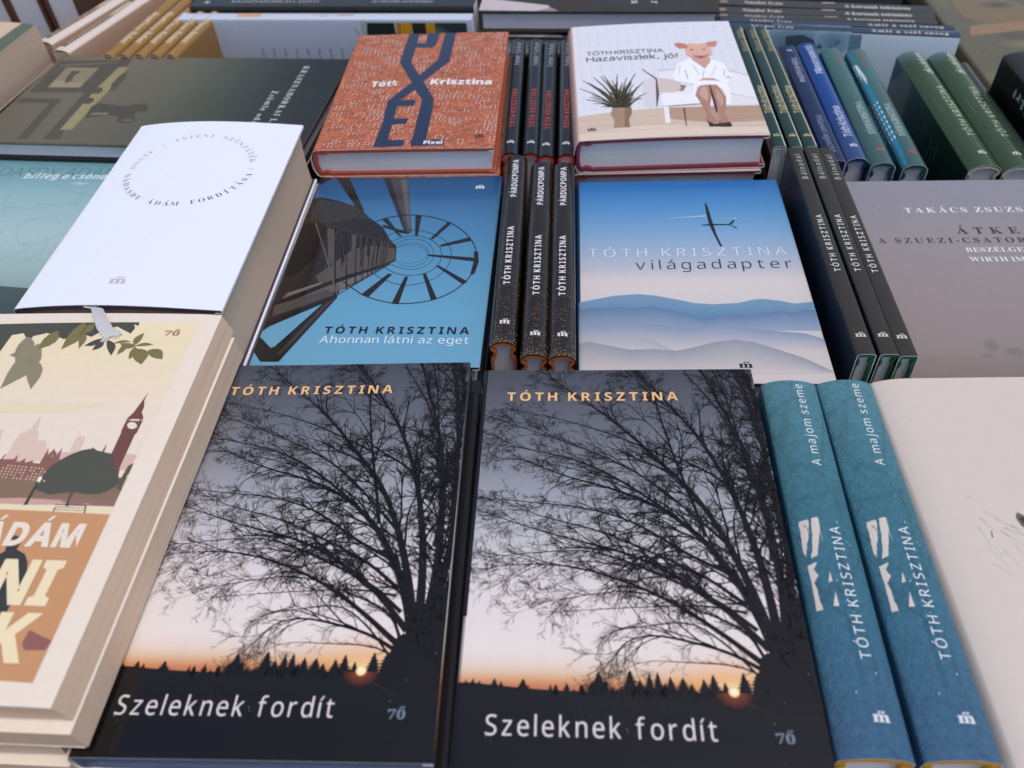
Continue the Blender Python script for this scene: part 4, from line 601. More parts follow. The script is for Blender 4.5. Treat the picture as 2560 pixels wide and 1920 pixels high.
make_book(t, bk, SATIN, lambda f, u, v: lin((228, 229, 238)) if f == 'front' else lin((226, 186, 170)), art=a, case=(128, 54, 72), groove=1.6)
tu = flat('hardcover_book', 'maroon-cased book stacked beneath the pig-headed woman cover', 'book', -.0172, .1232, .5750, -4.9, T, 'white books in maroon cases')
make_book(tu, Book(W, H, T, 3), SATIN, solid((214, 190, 180)), case=(128, 54, 72), groove=1.6)
plinth(.1241, .5763, -4.03, W, H, -.0418)

# ---- thick white book with ribbon
W, H, T = 109.6, 181.3, 44
bk = Book(W, H, T, 3.0, lambda u, v: 3.4 * math.sin(math.pi * min(1, max(0, u / W)) ** .8) - 1.0 * (u / W))
a = Art(); cx, cy, rad = 53, 126, 37.5
def ring_text(s, a0, a1, inward, col0, col1):
    n = len(s)
    for i, ch in enumerate(s):
        if ch == ' ': continue
        an = R(a0 + (a1 - a0) * i / max(1, n - 1)); V, F = setline(ch, 'serif', -.012)
        if ch == '|': V, F = [(0, 0), (.05, 0), (.05, .7), (0, .7)], [(0, 1, 2, 3)]
        b0 = min(p[0] for p in V); b1 = max(p[0] for p in V); k = 5.6
        ph = an - math.pi / 2 if not inward else an + math.pi / 2
        rr = rad - 2.2 if not inward else rad + 2.2
        P = []
        for p in V:
            x, y = (p[0] - (b0 + b1) / 2) * k, p[1] * k
            P.append((cx + rr * math.cos(an) + x * math.cos(ph) - y * math.sin(ph), cy + rr * math.sin(an) + x * math.sin(ph) + y * math.cos(ph)))
        c = tuple(int(q) for q in mix(col0, col1, i / n)); a.add(P, F, lin(c), 2)
ring_text('DANTE | ISTENI SZÍNJÁTÉK |', 176, 2, False, (188, 184, 192), (166, 162, 172))
ring_text('NÁDASDY ÁDÁM FORDÍTÁSA', 190, 352, True, (132, 126, 132), (74, 68, 74))
a.logo((192, 190, 200), 45, 54.2, 16.8, 3.6, 2)
t = flat('hardcover_book', 'thick white book with a ring of grey lettering and a white ribbon', 'book', .030, -.1880, .4179, -6.06, T)
make_book(t, bk, UNCOATED, lambda f, u, v: lin((236, 240, 250)), art=a, case=(74, 64, 80), page=PAGE_C, groove=1.8, overhang=2.6)
me = bpy.data.meshes.new('ribbon'); bm = bmesh.new(); rl_ = bm.verts.layers.float_color.new('ink'); inv = t.matrix_basis.inverted()
c_l = [(-.2156, .3337, .0235), (-.2150, .3318, .0285), (-.2140, .3298, .0312), (-.2088, .3273, .0322), (-.2050, .3190, .0330), (-.2010, .3110, .0324), (-.1965, .3052, .0313)]
c_r = [(-.2085, .3330, .0235), (-.2082, .3311, .0285), (-.2072, .3289, .0312), (-.2028, .3258, .0322), (-.1982, .3180, .0330), (-.1937, .3110, .0322), (-.1885, .3076, .0316)]
NW = 9; rows = []
for pl, pr_ in zip(refine([(p[0], p[1]) for p in c_l], .0012) and c_l, c_r):
    pass
def lerp3(P, t):
    t *= len(P) - 1; i = min(int(t), len(P) - 2); f = t - i; return Vector(P[i]).lerp(Vector(P[i + 1]), f)
NR = 84
for j in range(NR):
    L_, R_ = lerp3(c_l, j / (NR - 1)), lerp3(c_r, j / (NR - 1)); row = []
    for i in range(NW * 2 + 1):
        q = L_.lerp(R_, i / (NW * 2)) + Vector((0, 0, (.00022 if i % 2 else -.0001) + (.0001 if j % 2 else 0)))
        if j == NR - 1: q += (R_ - L_).normalized().cross(Vector((0, 0, 1))) * random.uniform(0, .0016)
        row.append(bm.verts.new(inv @ (q + Vector((0, 0, BASE)))))
    rows.append(row)
for r0, r1 in zip(rows, rows[1:]):
    for i in range(NW * 2): bm.faces.new((r0[i], r0[i + 1], r1[i + 1], r1[i]))
for j, row in enumerate(rows):
    for i, v in enumerate(row):
        g = (240, 206, 176)[(i % 2) + (1 if (j // 2 + i // 2) % 2 else 0)]; v[rl_] = (*lin((g, g, g + 2)), 1)
for j in range(26):
    c0 = rows[-1][random.randrange(NW * 2)].co.copy(); d0 = Vector((random.uniform(-.3, .9), random.uniform(-1.2, -.3), 0)).normalized() * random.uniform(.0012, .0032); sd = Vector((-d0.y, d0.x, 0)).normalized() * .00014
    q_ = [bm.verts.new(c0 + p_) for p_ in (-sd, sd, d0 + sd * .5 + Vector((0, 0, .0002)), d0 - sd * .5 + Vector((0, 0, .0002)))]
    for v in q_: v[rl_] = (*lin((226, 226, 228)), 1)
    bm.faces.new(q_)
bm.to_mesh(me); bm.free(); me.materials.append(UNCOATED); ro = obj('ribbon', me, t)
so = ro.modifiers.new('thick', 'SOLIDIFY'); so.thickness = .0004
t = flat('hardcover_book', 'white book under the thick ribbon book, showing as a pale strip on its right', 'book', -.0145, -.1850, .4170, -6.5, 14)
make_book(t, Book(W + 6, H, 14, 2), UNCOATED, solid((214, 206, 204)), case=(60, 52, 64), page=PAGE_C)
plinth(-.1870, .4175, -6.06, W, H, -.0287)

# ---- cream paperback stack with London picture
W, H = 131, 197.4
bk = Book(W, H, 11.5, 0, lambda u, v: .9 * math.sin(math.pi * min(1, max(0, u / W))) - .5 * (max(0, u - W + 14) / 14) ** 2, skew=3.2)
a = Art()
X0, X1, Y0, Y1 = 10, 121.3, 8.2, 190.9
stn = [(77.5, (238, 222, 206)), (120, (238, 222, 204)), (150, (240, 222, 194)), (172, (241, 223, 186)), (191, (242, 226, 188))]
P, C, F = [], [], []
for i in range(13):
    y = 70 + (Y1 - 70) * i / 12
    for x in (X0, X1): P.append((x, y)); C.append(ramp([(q, lin(c)) for q, c in stn], y))
for i in range(12): F.append((2 * i, 2 * i + 1, 2 * i + 3, 2 * i + 2))
a.add(P, F, C, .6)
for i, (c, P) in enumerate(NAD_P):
    a.poly(c, [(min(X1 - .2, max(X0 + .2, p[0])), min(Y1 - .2, max(Y0, p[1]))) for p in P], 1 + i * .035)
for c, A_, wd in NAD_F: a.leaf(c, A_[0], A_[1], wd, 5.6)
a.text((240, 226, 206), 'ÁDÁM', 73, 113.8, 62, 10.2, font='sansb', bold=.02, lv=7)
a.text((244, 226, 186), 'ONI', 71, 112.8, 37.4, 17.6, font='sansb', bold=.02, lv=7)
a.text((244, 226, 186), 'K', 97.5, 113.4, 15.4, 17.6, font='sansb', bold=.02, lv=7)
a.logo((172, 124, 82), 106.8, 114.2, 181.5, 3.2, 7, t=('7', '0̋'))
CREAM = (240, 225, 208)
t = flat('paperback_book', 'cream paperback with a park, clock tower and leaves on its cover, top of its stack', 'book', .030, -.2173, .2266, -6.04, 11.5, 'cream paperbacks stacked at the front left')
make_book(t, bk, SATIN, solid(CREAM), art=a, hard=False, page=PAGE_C, inner=(206, 176, 150))
zt = .030 - .0117
for i, (dx, dy, th, T, lab) in enumerate(((.0035, -.0045, -6.2, 12.5, 'plain cream paperback second from the top of the front left stack, jutting out'), (-.008, -.003, -5.6, 11.5, 'plain cream paperback third from the top of the front left stack, set back'), (-.0065, -.006, -6.4, 12, 'plain cream paperback fourth from the top of the front left stack'), (-.009, -.007, -5.8, 12, 'plain cream paperback fifth from the top of the front left stack'))):
    b2 = Book(W, H, T, 0, None, skew=(1.5, -2, 2, 1)[i])
    t = flat('paperback_book', lab, 'book', zt, -.2173 + dx, .2266 + dy, th, T, 'cream paperbacks stacked at the front left')
    make_book(t, b2, SATIN, solid(CREAM), hard=False, page=PAGE_C, inner=(206, 176, 150)); zt -= T * .001 + .0002
plinth(-.224, .222, -6, W, H, zt)

# ---- dark olive book with street shadows (lies with its head to the right)
W, H, T = 138.8, 254.4, 15
bk = Book(W, H, T, 2.0)
a = Art()
for i, (c, P) in enumerate(ZSO_P): c = tuple(int(q) for q in mix(c, (100, 95, 80), .22)); a.poly(c, [(W - q[1], q[0]) for q in P], 1 + i * .1)
a.text((206, 208, 212), 'KRASZNAHORKAI LÁSZLÓ', 14.5, 132, 219.0, 5.0, font='serif', bold=.004, rot=0, lv=4)
a.text((206, 208, 212), 'Zsömle odavan', 56, 122, 206, 5.2, font='serif', bold=.004, rot=0, lv=4)
def zbase(f, u, v):
    c = ramp([(0, lin((112, 104, 88))), (.2, lin((118, 112, 94))), (.45, lin((104, 103, 86))), (.62, lin((80, 84, 74))), (.8, lin((50, 58, 58))), (1, lin((38, 46, 50)))], v / H)
    return mix(c, lin((66, 64, 56)), .25 * (u / W)) if f == 'front' else lin((30, 34, 36))
t = flat('hardcover_book', 'dark olive book with street shadows on its cover, behind the thick white book', 'book', -.004, -.2496, .6206, -10.15, T, landscape=True)
make_book(t, bk, MATTE, zbase, art=a, case=(24, 30, 36), page=PAGE_W)
plinth(-.2496, .6206, -10.15 - 90, W, H, -.0192)

# ---- pale teal book under the thick white one
W, H, T = 130, 200, 14
bk = Book(W, H, T, 1.6)
a = Art()
a.text((96, 132, 138), 'NÁDASDY ÁDÁM', 14, 127, 170.5, 11.6, bold=-.014, shear=.12, lv=2)
a.text((222, 240, 242), 'billeg a csónak', 56.9, 127, 167.9, 6.6, font='sansbi', lv=3)
a.glow(104, 162, 9, 2.6, [(0, lin((186, 210, 212))), (1, lin((134, 174, 182)))], 1)
for k in range(26):
    x, y = random.uniform(30, 128), random.uniform(60, 165); an = random.uniform(0, 6.28); P = [(x, y)]
    for i in range(7): an += random.uniform(-.5, .5); P.append((P[-1][0] + math.cos(an) * 5, P[-1][1] + math.sin(an) * 5))
    a.line((132, 164, 168), P, .35, .15, 1.5)
a.band((74, 88, 88), (56, 68, 68), [(-1, 56), (40, 58), (80, 60), (104, 48), (131, 46)], -1, 1)
t = flat('hardcover_book', 'pale teal book with fine crack lines, tucked left of the thick white book', 'book', -.020, -.3471, .4760, -8, T)
make_book(t, bk, SATIN, vgrad(bk, [(0, (60, 72, 72)), (.3, (156, 182, 180)), (.5, (172, 196, 196)), (.75, (146, 184, 190)), (.93, (112, 160, 170)), (1, (104, 152, 164))], (90, 120, 126)), art=a, case=(60, 80, 86), page=PAGE_C)
plinth(-.3471, .4760, -8, W, H, -.0342)

# ---- grey book on the right
W, H, T = 135, 190, 18
bk = Book(W, H, T, 2.0)
a = Art()
a.text((232, 230, 232), 'TAKÁCS ZSUZSA', 35.4, 113, 154.6, 5.4, font='serif', lv=3)
a.text((66, 60, 62), 'ÁTKELÉS', 60.4, 124, 132.6, 6.6, font='serif', lv=3)
a.text((74, 68, 70), 'A SZUEZI-CSATORNÁN', 12.0, 118, 123.9, 5.0, font='serif', lv=3)
a.text((232, 230, 232), 'BESZÉLGETÉSEK', 60, 114, 115.0, 4.2, font='serif', lv=3)
a.text((232, 230, 232), 'WIRTH IMRÉVEL', 59.5, 112, 106.0, 4.2, font='serif', lv=3)
for x, y, rx, ry in ((48, 36, 4.5, 5), (58, 31, 6, 4.5), (44, 28, 5, 2), (75, 30, 8, 3)):
    a.glow(x, y, rx, ry, [(0, lin((128, 116, 112))), (.6, lin((134, 122, 118))), (1, lin((146, 133, 129)))], 1)
a.band((142, 128, 122), (128, 113, 106), [(-1, 28), (136, 30)], -1, .5)
t = flat('hardcover_book', 'grey book with white and dark serif capitals, cut off by the right edge', 'book', -.015, .2779, .3591, -6, T)
make_book(t, bk, SATIN, vgrad(bk, [(0, (132, 117, 110)), (.15, (146, 132, 128)), (.4, (152, 138, 136)), (.65, (150, 141, 143)), (1, (142, 140, 150))], (120, 110, 108)), art=a, case=(90, 84, 84), page=PAGE_C)
plinth(.2779, .3591, -6, W, H, -.0332)

# ---- big white book, lower right
W, H, T = 150, 210, 26
bk = Book(W, H, T, 3.0, lambda u, v: -3.0 * max(0, 1 - u / 16) ** 2 + .6 * math.sin(v / 40))
a = Art(); rs = random.Random(3)
for k in range(34):
    x, y = 34 + rs.uniform(-14, 26), 118 + rs.uniform(-16, 18); L = rs.uniform(3, 12); an = R(rs.uniform(-75, -40)); g = rs.randint(190, 204)
    P = [(x, y)]
    for i in range(5): an += rs.uniform(-.2, .2); P.append((P[-1][0] + math.cos(an) * L / 5, P[-1][1] + math.sin(an) * L / 5))
    a.line((g + 4, g - 6, g - 14), P, rs.uniform(.3, 1.1), .1, 1)
a.line((120, 108, 100), [(25.2, 121.5), (24.7, 119.6), (24.4, 118)], .2, .7, 2); a.line((150, 138, 130), [(21, 138), (22.5, 138.4)], .3, .2, 2)
a.poly((112, 100, 94), [(37.5, 128), (39, 130.5), (42, 128), (45, 122), (44, 118), (40, 121), (38, 124)], 2); a.poly((60, 54, 50), [(38.5, 127.5), (40.5, 128), (42, 124), (40, 123)], 2.4)
for k in range(26): x, y = rs.uniform(4, 140), rs.uniform(20, 200); a.rect((150, 136, 128), x, y, x + rs.uniform(.2, .6), y + .3, 2)
t = flat('hardcover_book', 'large off-white book with faint grey ink smudges, at the right edge beside the teal spines', 'book', -.004, .2439, .1645, -4.6, T)
make_book(t, bk, SATIN, solid((216, 203, 194)), art=a, case=(200, 190, 182), page=PAGE_C)
plinth(.2439, .1645, -4.6, W, H, -.0302)

# ================================================================== BOOKS STANDING ON THEIR FORE-EDGE
def spine_text(a, items, T):
    for it in items:
        if it[0] == 'm': a.logo(it[1], it[2], it[3], it[4], it[5], 3, rot=it[6] if len(it) > 6 else 0)
        else:
            col, s, v0, v1, ub, cap, kw = it
            a.text(col, s, v0, v1, ub, cap, rot=kw.pop('rot', 90), lv=3, **kw)

# ---- gold-flecked black spines (three)
L, T, b = 181.5, 14.8, 3.4; W = up_W(0, b)
bk = Book(W, L, T, b)
a = Art(); rp = random.Random(11)
for k in range(620):
    v = rp.random() ** 2.2 * 150; u = rp.uniform(.6, T - .6); s = rp.uniform(.1, .34) * (1.2 if v < 40 else .9)
    if rp.random() < .5 and v > 60: continue
    c = rp.choice(((150, 126, 84), (118, 96, 62), (176, 156, 116), (92, 76, 52))); a.rect(c, u, v, u + s, v + s * rp.uniform(.7, 2), 1)
for k in range(26):
    v, u = rp.uniform(20, 178), rp.choice((1.2, 2.4, 3.6, 12.2, 13.2)) + rp.uniform(-.2, .2); a.rect((96, 80, 60), u, v, u + .14, v + rp.uniform(4, 16), 1)
for k in range(12):
    v = rp.uniform(30, 75); a.line((96, 80, 58), [(rp.uniform(1, 6), v), (rp.uniform(7, 13), v + rp.uniform(-3, 3))], .16, .08, 1)
WH = (232, 228, 230)
spine_text(a, [(WH, 'PÁRDUCPOMPA', 132.8, 175.6, 9.3, 3.7, dict(font='sansb')), (WH, 'TÓTH KRISZTINA', 47, 101.3, 9.2, 3.7, dict(font='sansb')), ('m', WH, 4.9, 10.6, 14.6, 2.4)], T)
pos = ((.0052, .4056, -5.49, 'gold-flecked black spine touching the blue ladder-shaft book, leftmost of three'), (.0203, .3949, -5.68, 'gold-flecked black spine in the middle of its row of three'), (.0360, .3925, -5.71, 'gold-flecked black spine touching the blue glider book, rightmost of three'))
t = upright('hardcover_book', pos[0][3], 'book', pos[0][0], pos[0][1], pos[0][2], 'gold-flecked black books standing spine up')
make_book(t, bk, GLASSY, solid((38, 28, 21)), spine_art=a, case=(190, 108, 56), up=True, groove=2.2, board=1.3, rim=case_mat((40, 30, 26)))
for i, (x, y, th, lab) in enumerate(pos[1:]): dup(t, (x, y, t.location.z), (0, R(90 + (.35, -.3, .2)[i]), R(th)), lab)

# ---- black spines with red lettering (four)
L, T, b = 173.6, 12.2, 3.2; W = up_W(0, b)
bk = Book(W, L, T, b); a = Art()
spine_text(a, [((172, 172, 184), 'fehér farkas', 127.5, 167, 8.4, 3.6, dict(bold=.01)), ((190, 70, 48), 'TÓTH KRISZTINA', 34, 89.2, 8.2, 3.7, dict(font='sansb')), ('m', WH, 3.4, 8.8, 12.8, 2.2)], T)
pos = ((.0173, .5860, -5.16, 'black spine with red lettering next to the orange mosaic book, first of four'), (.0306, .5839, -5.36, 'black spine with red lettering, second of four from the orange mosaic book'), (.0428, .5795, -5.85, 'black spine with red lettering, third of four from the orange mosaic book'), (.0552, .5792, -5.78, 'black spine with red lettering touching the white pig-woman book, last of four'))
t = upright('hardcover_book', pos[0][3], 'book', pos[0][0], pos[0][1], pos[0][2], 'black books with red lettering standing spine up')
make_book(t, bk, GLASSY, solid((24, 23, 24)), spine_art=a, case=(216, 62, 38), up=True, groove=1.8, board=1.1, rim=case_mat((40, 30, 26)))
for i, (x, y, th, lab) in enumerate(pos[1:]): dup(t, (x, y, t.location.z), (0, R(90 + (.35, -.3, .2)[i]), R(th)), lab)

# ---- thin charcoal spines (three)
L, T, b = 194.4, 9.6, .5; W = up_W(0, b)
bk = Book(W, L, T, b); a = Art(); GT = (196, 208, 184)
spine_text(a, [(GT, 'Bálnadal', 157.2, 185.4, 6.4, 3.4, dict(bold=.004)), ((226, 226, 222), 'TÓTH KRISZTINA', 65.4, 118.6, 6.3, 3.3, dict(bold=.012)), ('m', GT, 2.0, 7.4, 12.7, 2.3)], T)
pos = ((.1877, .3846, -5.54, 'thin charcoal spine touching the blue glider book, its dark blue side in view'), (.1978, .3836, -5.43, 'thin charcoal spine in the middle of its row of three'), (.2080, .3813, -5.38, 'thin charcoal spine touching the grey book, rightmost of three'))
t = upright('hardcover_book', pos[0][3], 'book', pos[0][0], pos[0][1], pos[0][2], 'thin charcoal books standing spine up')
make_book(t, bk, SATIN, lambda f, u, v: lin((56, 50, 42)) if f == 'spine' else lin((34, 46, 62)), spine_art=a, case=(32, 104, 68), up=True, groove=1.0, board=1.1)
for i, (x, y, th, lab) in enumerate(pos[1:]): dup(t, (x, y, t.location.z), (0, R(90 + (.35, -.3, .2)[i]), R(th)), lab)

# ---- thick teal spines with torn paper (two)
L, T, b = 178.6, 26.6, 3.2; W = up_W(0, b)
bk = Book(W, L, T, b); a = Art(); rp = random.Random(5)
PW = (214, 204, 196)
def torn(P, lv=1.5):
    Q = []
    for p, q in zip(P, P[1:] + P[:1]):
        n = max(2, int(math.hypot(q[0] - p[0], q[1] - p[1]) / 1.1))
        Q += [(p[0] + (q[0] - p[0]) * i / n + rp.uniform(-.16, .16), p[1] + (q[1] - p[1]) * i / n + rp.uniform(-.2, .2)) for i in range(n)]
    a.poly(PW, Q, lv)
for P_ in ([(3.6, 96.9), (7.5, 97.7), (6.7, 91.6), (4.9, 85.1), (3.6, 79.6), (3.1, 82.1), (3.3, 88.6)], [(8.7, 98.3), (11.5, 98.6), (11.5, 93.5), (9.8, 87.0), (7.9, 80.2), (5.5, 79.0), (7.1, 85.7), (7.9, 92.2)], [(3.4, 75.9), (7.3, 77.1), (5.5, 74.0), (6.7, 71.0), (4.8, 68.2), (5.2, 64.4), (5.2, 60.2), (5.7, 56.0), (3.2, 55.7), (3.6, 63.8), (3.7, 70.3)]): torn(P_)
for P_ in ([(11.1, 95.3), (11.4, 87.0), (11.4, 86.1), (10.9, 91.7)], [(11.3, 72.8), (11.5, 68.4), (9.9, 67.8)], [(11.7, 63.8), (11.9, 57.4), (9.7, 57.4)]): a.poly(PW, P_, 1.4)
a.text((60, 60, 62), 's', 1.9, 3.4, 88.5, 1.6, lv=2); a.line((150, 142, 136), [(5.4, 95), (7.4, 91)], .9, .3, 1.8)
for k in range(9):
    v0 = rp.uniform(10, 120); u0 = rp.uniform(9, 22); P = [(u0, v0)]
    for i in range(10): P.append((P[-1][0] + rp.uniform(-.25, .28), P[-1][1] - 4.5))
    a.line((36, 76, 96), [p for p in P if p[1] > 1] or P[:2], .16, .1, 1)
for k in range(10): u, v = rp.uniform(5, 22), rp.uniform(5, 120); a.rect((200, 210, 214), u, v, u + .3, v + rp.uniform(.3, 1.6), 1.2)
spine_text(a, [((224, 228, 230), 'A majom szeme', 126.5, 176, 18.6, 4.0, dict()), ((226, 230, 232), 'TÓTH KRISZTINA', 36, 94.3, 19.4, 4.1, dict(bold=.006)), ('m', (220, 224, 228), 14.4, 20.4, 12.8, 2.6)], T)
st = [(0, lin((68, 110, 144))), (.12, lin((66, 112, 144))), (.3, lin((64, 118, 144))), (.6, lin((66, 124, 142))), (1, lin((88, 142, 156)))]
def mbase(f, u, v):
    c = ramp(st, v / L); return c
pos = ((.1257, .1852, -6.18, 'thick teal book standing spine up, right against the middle sunset-tree book'), (.1537, .1828, -5.37, 'thick teal book standing spine up, right against the large off-white book'))
t = upright('hardcover_book', pos[0][3], 'book', pos[0][0], pos[0][1], pos[0][2], 'thick teal books standing spine up')
make_book(t, bk, STONE, mbase, spine_art=a, ink_mat=SATIN, case=(214, 160, 40), up=True, groove=1.6)
dup(t, (pos[1][0], pos[1][1], t.location.z), (0, R(90), R(pos[1][2])), pos[1][3])

# ---- dark green spines with gold lettering (three)
L, T, b = 184, 9.0, .8; W = up_W(0, b)
bk = Book(W, L, T, b); a = Art(); GO = (196, 182, 140)
spine_text(a, [((176, 158, 112), 'Magas labda', 139.3, 176.5, 6.9, 4.2, dict(bold=.0)), (GO, 'Tóth Krisztina', 43.5, 83.2, 7.0, 4.4, dict(bold=.012)), ('m', (206, 186, 134), 2.2, 6.8, 13, 2.2)], T)
a.rect((206, 206, 180), T - 1.5, 1, T - .7, L - 1, 2)  # bright line along the right spine edge: a reflection put into the ink colour
pos = ((.1955, .5754, -4.37, 'dark green spine with gold lettering touching the white pig-woman book'), (.2050, .5738, -4.34, 'dark green spine with gold lettering, middle one of three'), (.2156, .5727, -4.19, 'dark green spine with gold lettering beside the navy spine'))
t = upright('hardcover_book', pos[0][3], 'book', pos[0][0], pos[0][1], pos[0][2], 'dark green books with gold lettering standing spine up')
make_book(t, bk, GLOSS, lambda f, u, v: lin((30, 56, 50)) if f == 'spine' else lin((22, 34, 38)), spine_art=a, case=(170, 172, 160), up=True, groove=.8, board=1.4)
for i, (x, y, th, lab) in enumerate(pos[1:]): dup(t, (x, y, t.location.z), (0, R(90 + (.35, -.3, .2)[i]), R(th)), lab)

# ---- navy spine placed upside down, and the bright blue one
L, T, b = 176, 13.8, .8; W = up_W(-.02, b)
bk = Book(W, L, T, b); a = Art(); LV = (186, 192, 216)
spine_text(a, [(LV, 'Tóth Krisztina', 154, 113, 5.6, 4.2, dict(rot=-90, bold=.012)), ((150, 158, 192), 'Pillanatragasztó', 61, 11, 5.4, 4.2, dict(rot=-90)), ('m', LV, 5, 9.6, 166, 2.2)], T)
t = upright('hardcover_book', 'navy spine set upside down between the green spines and the bright blue one', 'book', .2407, .5809, -4.83)
make_book(t, bk, GLOSS, lambda f, u, v: mix(lin((24, 34, 74)), lin((58, 66, 98)), max(0, u / T - .6)), spine_art=a, case=(34, 52, 96), up=True, groove=.8, board=1.6)
L, T, b = 177.7, 15.6, 3.0; W = up_W(-.02, b)
bk = Book(W, L, T, b); a = Art(); LB = (206, 216, 236)
spine_text(a, [(LB, 'Pillanatragasztó', 124, 172.4, 10.4, 5.2, dict(bold=.012)), (LB, 'Tóth Krisztina', 28.4, 71.7, 10.4, 5.4, dict(bold=.012)), ('m', LB, 5.6, 11, 15.4, 2.6)], T)
t = upright('hardcover_book', 'bright blue spine with white lettering, between the navy and teal spines', 'book', .2569, .5827, -5.16)
make_book(t, bk, GLOSS, lambda f, u, v: mix(lin((24, 66, 140)), lin((60, 76, 118)), max(0, 1 - v / L * 2.2) * .8), spine_art=a, case=(26, 66, 122), up=True, groove=1.4, board=1.3)

# ---- dull teal spines (two)
L, T, b = 174, 17, 3.2; W = up_W(-.02, b)
bk = Book(W, L, T, b); a = Art()
spine_text(a, [((156, 78, 74), 'pixel', 144, 170, 11.4, 4.6, dict(font='sansb')), ((172, 192, 190), 'TÓTH KRISZTINA', 37.2, 84, 11.6, 4.8, dict(font='serif')), ('m', (190, 80, 66), 7, 12.6, 16, 2.6)], T)
a2 = Art(); a2.v, a2.f, a2.c = list(a.v), list(a.f), list(a.c)
a2.poly((28, 128, 170), [(0, 174), (2.4, 174), (4.2, 120), (4.2, 20), (3, 2), (0, 2)], .5); a2.poly((214, 226, 236), [(.6, 150), (3, 148), (4.6, 124), (3.4, 116), (.4, 132)], .8)
for k in range(8): a2.poly((196, 228, 240), [(.2, 86 - k * 7), (4.2, 89 - k * 7), (4.2, 85.6 - k * 7), (.2, 82 - k * 7)], .8)
ba = Art()
ba.poly((40, 130, 176), [(W - 26, 176), (W - 2, 176), (W - 2, 10), (W - 16, 60), (W - 24, 110)], 1); ba.poly((200, 214, 226), [(W - 24, 150), (W - 6, 152), (W - 4, 122), (W - 16, 112)], 2)
for k in range(8): ba.poly((184, 222, 238), [(W - 20, 88 - k * 7), (W - 2, 92 - k * 7), (W - 2, 88.4 - k * 7), (W - 20, 84.4 - k * 7)], 2)
tb = lambda f, u, v: ramp([(0, lin((62, 92, 92))), (.5, lin((66, 98, 96))), (1, lin((60, 110, 108)))], v / L) if f == 'spine' else lin((22, 76, 92))
pos = ((.2731, .5728, -6.05, 'dull teal spine right beside the bright blue spine'), (.2927, .5675, -5.76, 'dull teal spine with a blue striped edge, left of the forest green pair'))
t = upright('hardcover_book', pos[0][3], 'book', pos[0][0], pos[0][1], pos[0][2], 'dull teal books standing spine up')
make_book(t, bk, SATIN, tb, spine_art=a, case=(34, 92, 100), up=True, groove=2.0, board=1.2)
t = upright('hardcover_book', pos[1][3], 'book', pos[1][0], pos[1][1], pos[1][2], 'dull teal books standing spine up')
make_book(t, bk, SATIN, tb, spine_art=a2, back_art=ba, case=(34, 92, 100), up=True, groove=2.0, board=1.2)

# ---- forest green thick spines (three)
L, T, b = 169, 22.4, 4.6; W = up_W(-.02, b)
bk = Book(W, L, T, b); a = Art(); PG = (196, 208, 180)
spine_text(a, [(PG, 'akvárium', 131.5, 166, 16.8, 5.8, dict(bold=.012)), (PG, 'TÓTH KRISZTINA', 38, 110.8, 16.6, 5.2, dict(bold=.006)), ('m', (210, 216, 196), 10, 16, 14.6, 2.8)], T)
for k in range(5):
    u = random.uniform(2, 7); v = random.uniform(20, 140); a.line((118, 134, 104), [(u, v), (u + .4, v + random.uniform(6, 16))], .16, .08, 1)
ba = Art(); rk = random.Random(2)
for k in range(3):
    for j in range(3):
        v = 118 - k * 26 - j * 6; ba.line((128, 150, 128), [(W - 52 + j * 4, v), (W - 12 + rk.uniform(-6, 3), v - 2)], .5, .5, 1)
def akb(f, u, v):
    if f == 'spine': return mix(lin((58, 78, 48)), lin((98, 118, 126)), max(0, v - 155) / 14)
    g = ramp([(0, lin((18, 30, 22))), (.5, lin((40, 62, 44))), (1, lin((92, 112, 122)))], max(0, min(1, v / L * .75 + .25 * (u / W))))
    return g
pos = ((.3363, .5593, -4.6, 'thick forest green spine with its dark side in view, beside the striped teal book'), (.3588, .5547, -5.3, 'thick forest green spine, right of its twin and cut by the frame'))
t = upright('hardcover_book', pos[0][3], 'book', pos[0][0], pos[0][1], pos[0][2], 'thick forest green books standing spine up')
make_book(t, bk, GLOSS, akb, spine_art=a, back_art=ba, case=(206, 206, 186), up=True, groove=2.2, board=1.4)
dup(t, (pos[1][0], pos[1][1], t.location.z), (0, R(90), R(pos[1][2])), pos[1][3])
L, T, b = 165, 11, 2; W = up_W(-.03, b); bk = Book(W, L, T, b)
t = upright('hardcover_book', 'narrow dark green spine squeezed right of the thick forest green pair', 'book', .3775, .5560, -5.3)
make_book(t, bk, GLOSS, solid((44, 60, 52)), case=(206, 206, 186), up=True)

# ---- dark brown book with white blurb text
L, T, b = 175, 30, 2.5; W = up_W(-.005, b)
bk = Book(W, L, T, b); ba = Art()
for i, s in enumerate(('m-', 'he', 'ed,', 'ott,', 'fel', 'ett', 'lett', 'vu-', 'on,', 'öl-', 'm')):
    v = 138 - i * 7.6; w_ = (5, 4.4, 6, 7, 5, 6, 7, 6.4, 6, 6, 4)[i]; ba.text((232, 232, 228), s, W - 9 - w_ * 1.3, W - 9, v, 4.6, font='ital', bold=.012, lv=2)
t = upright('paperback_book', 'dark brown book with white italic blurb lines, at the right edge of the picture', 'book', .4010, .5120, -4.0)
make_book(t, bk, SATIN, lambda f, u, v: lin((44, 36, 32)) if f == 'spine' else lin((28, 25, 24)), back_art=ba, hard=False, up=True, page=PAGE_W)

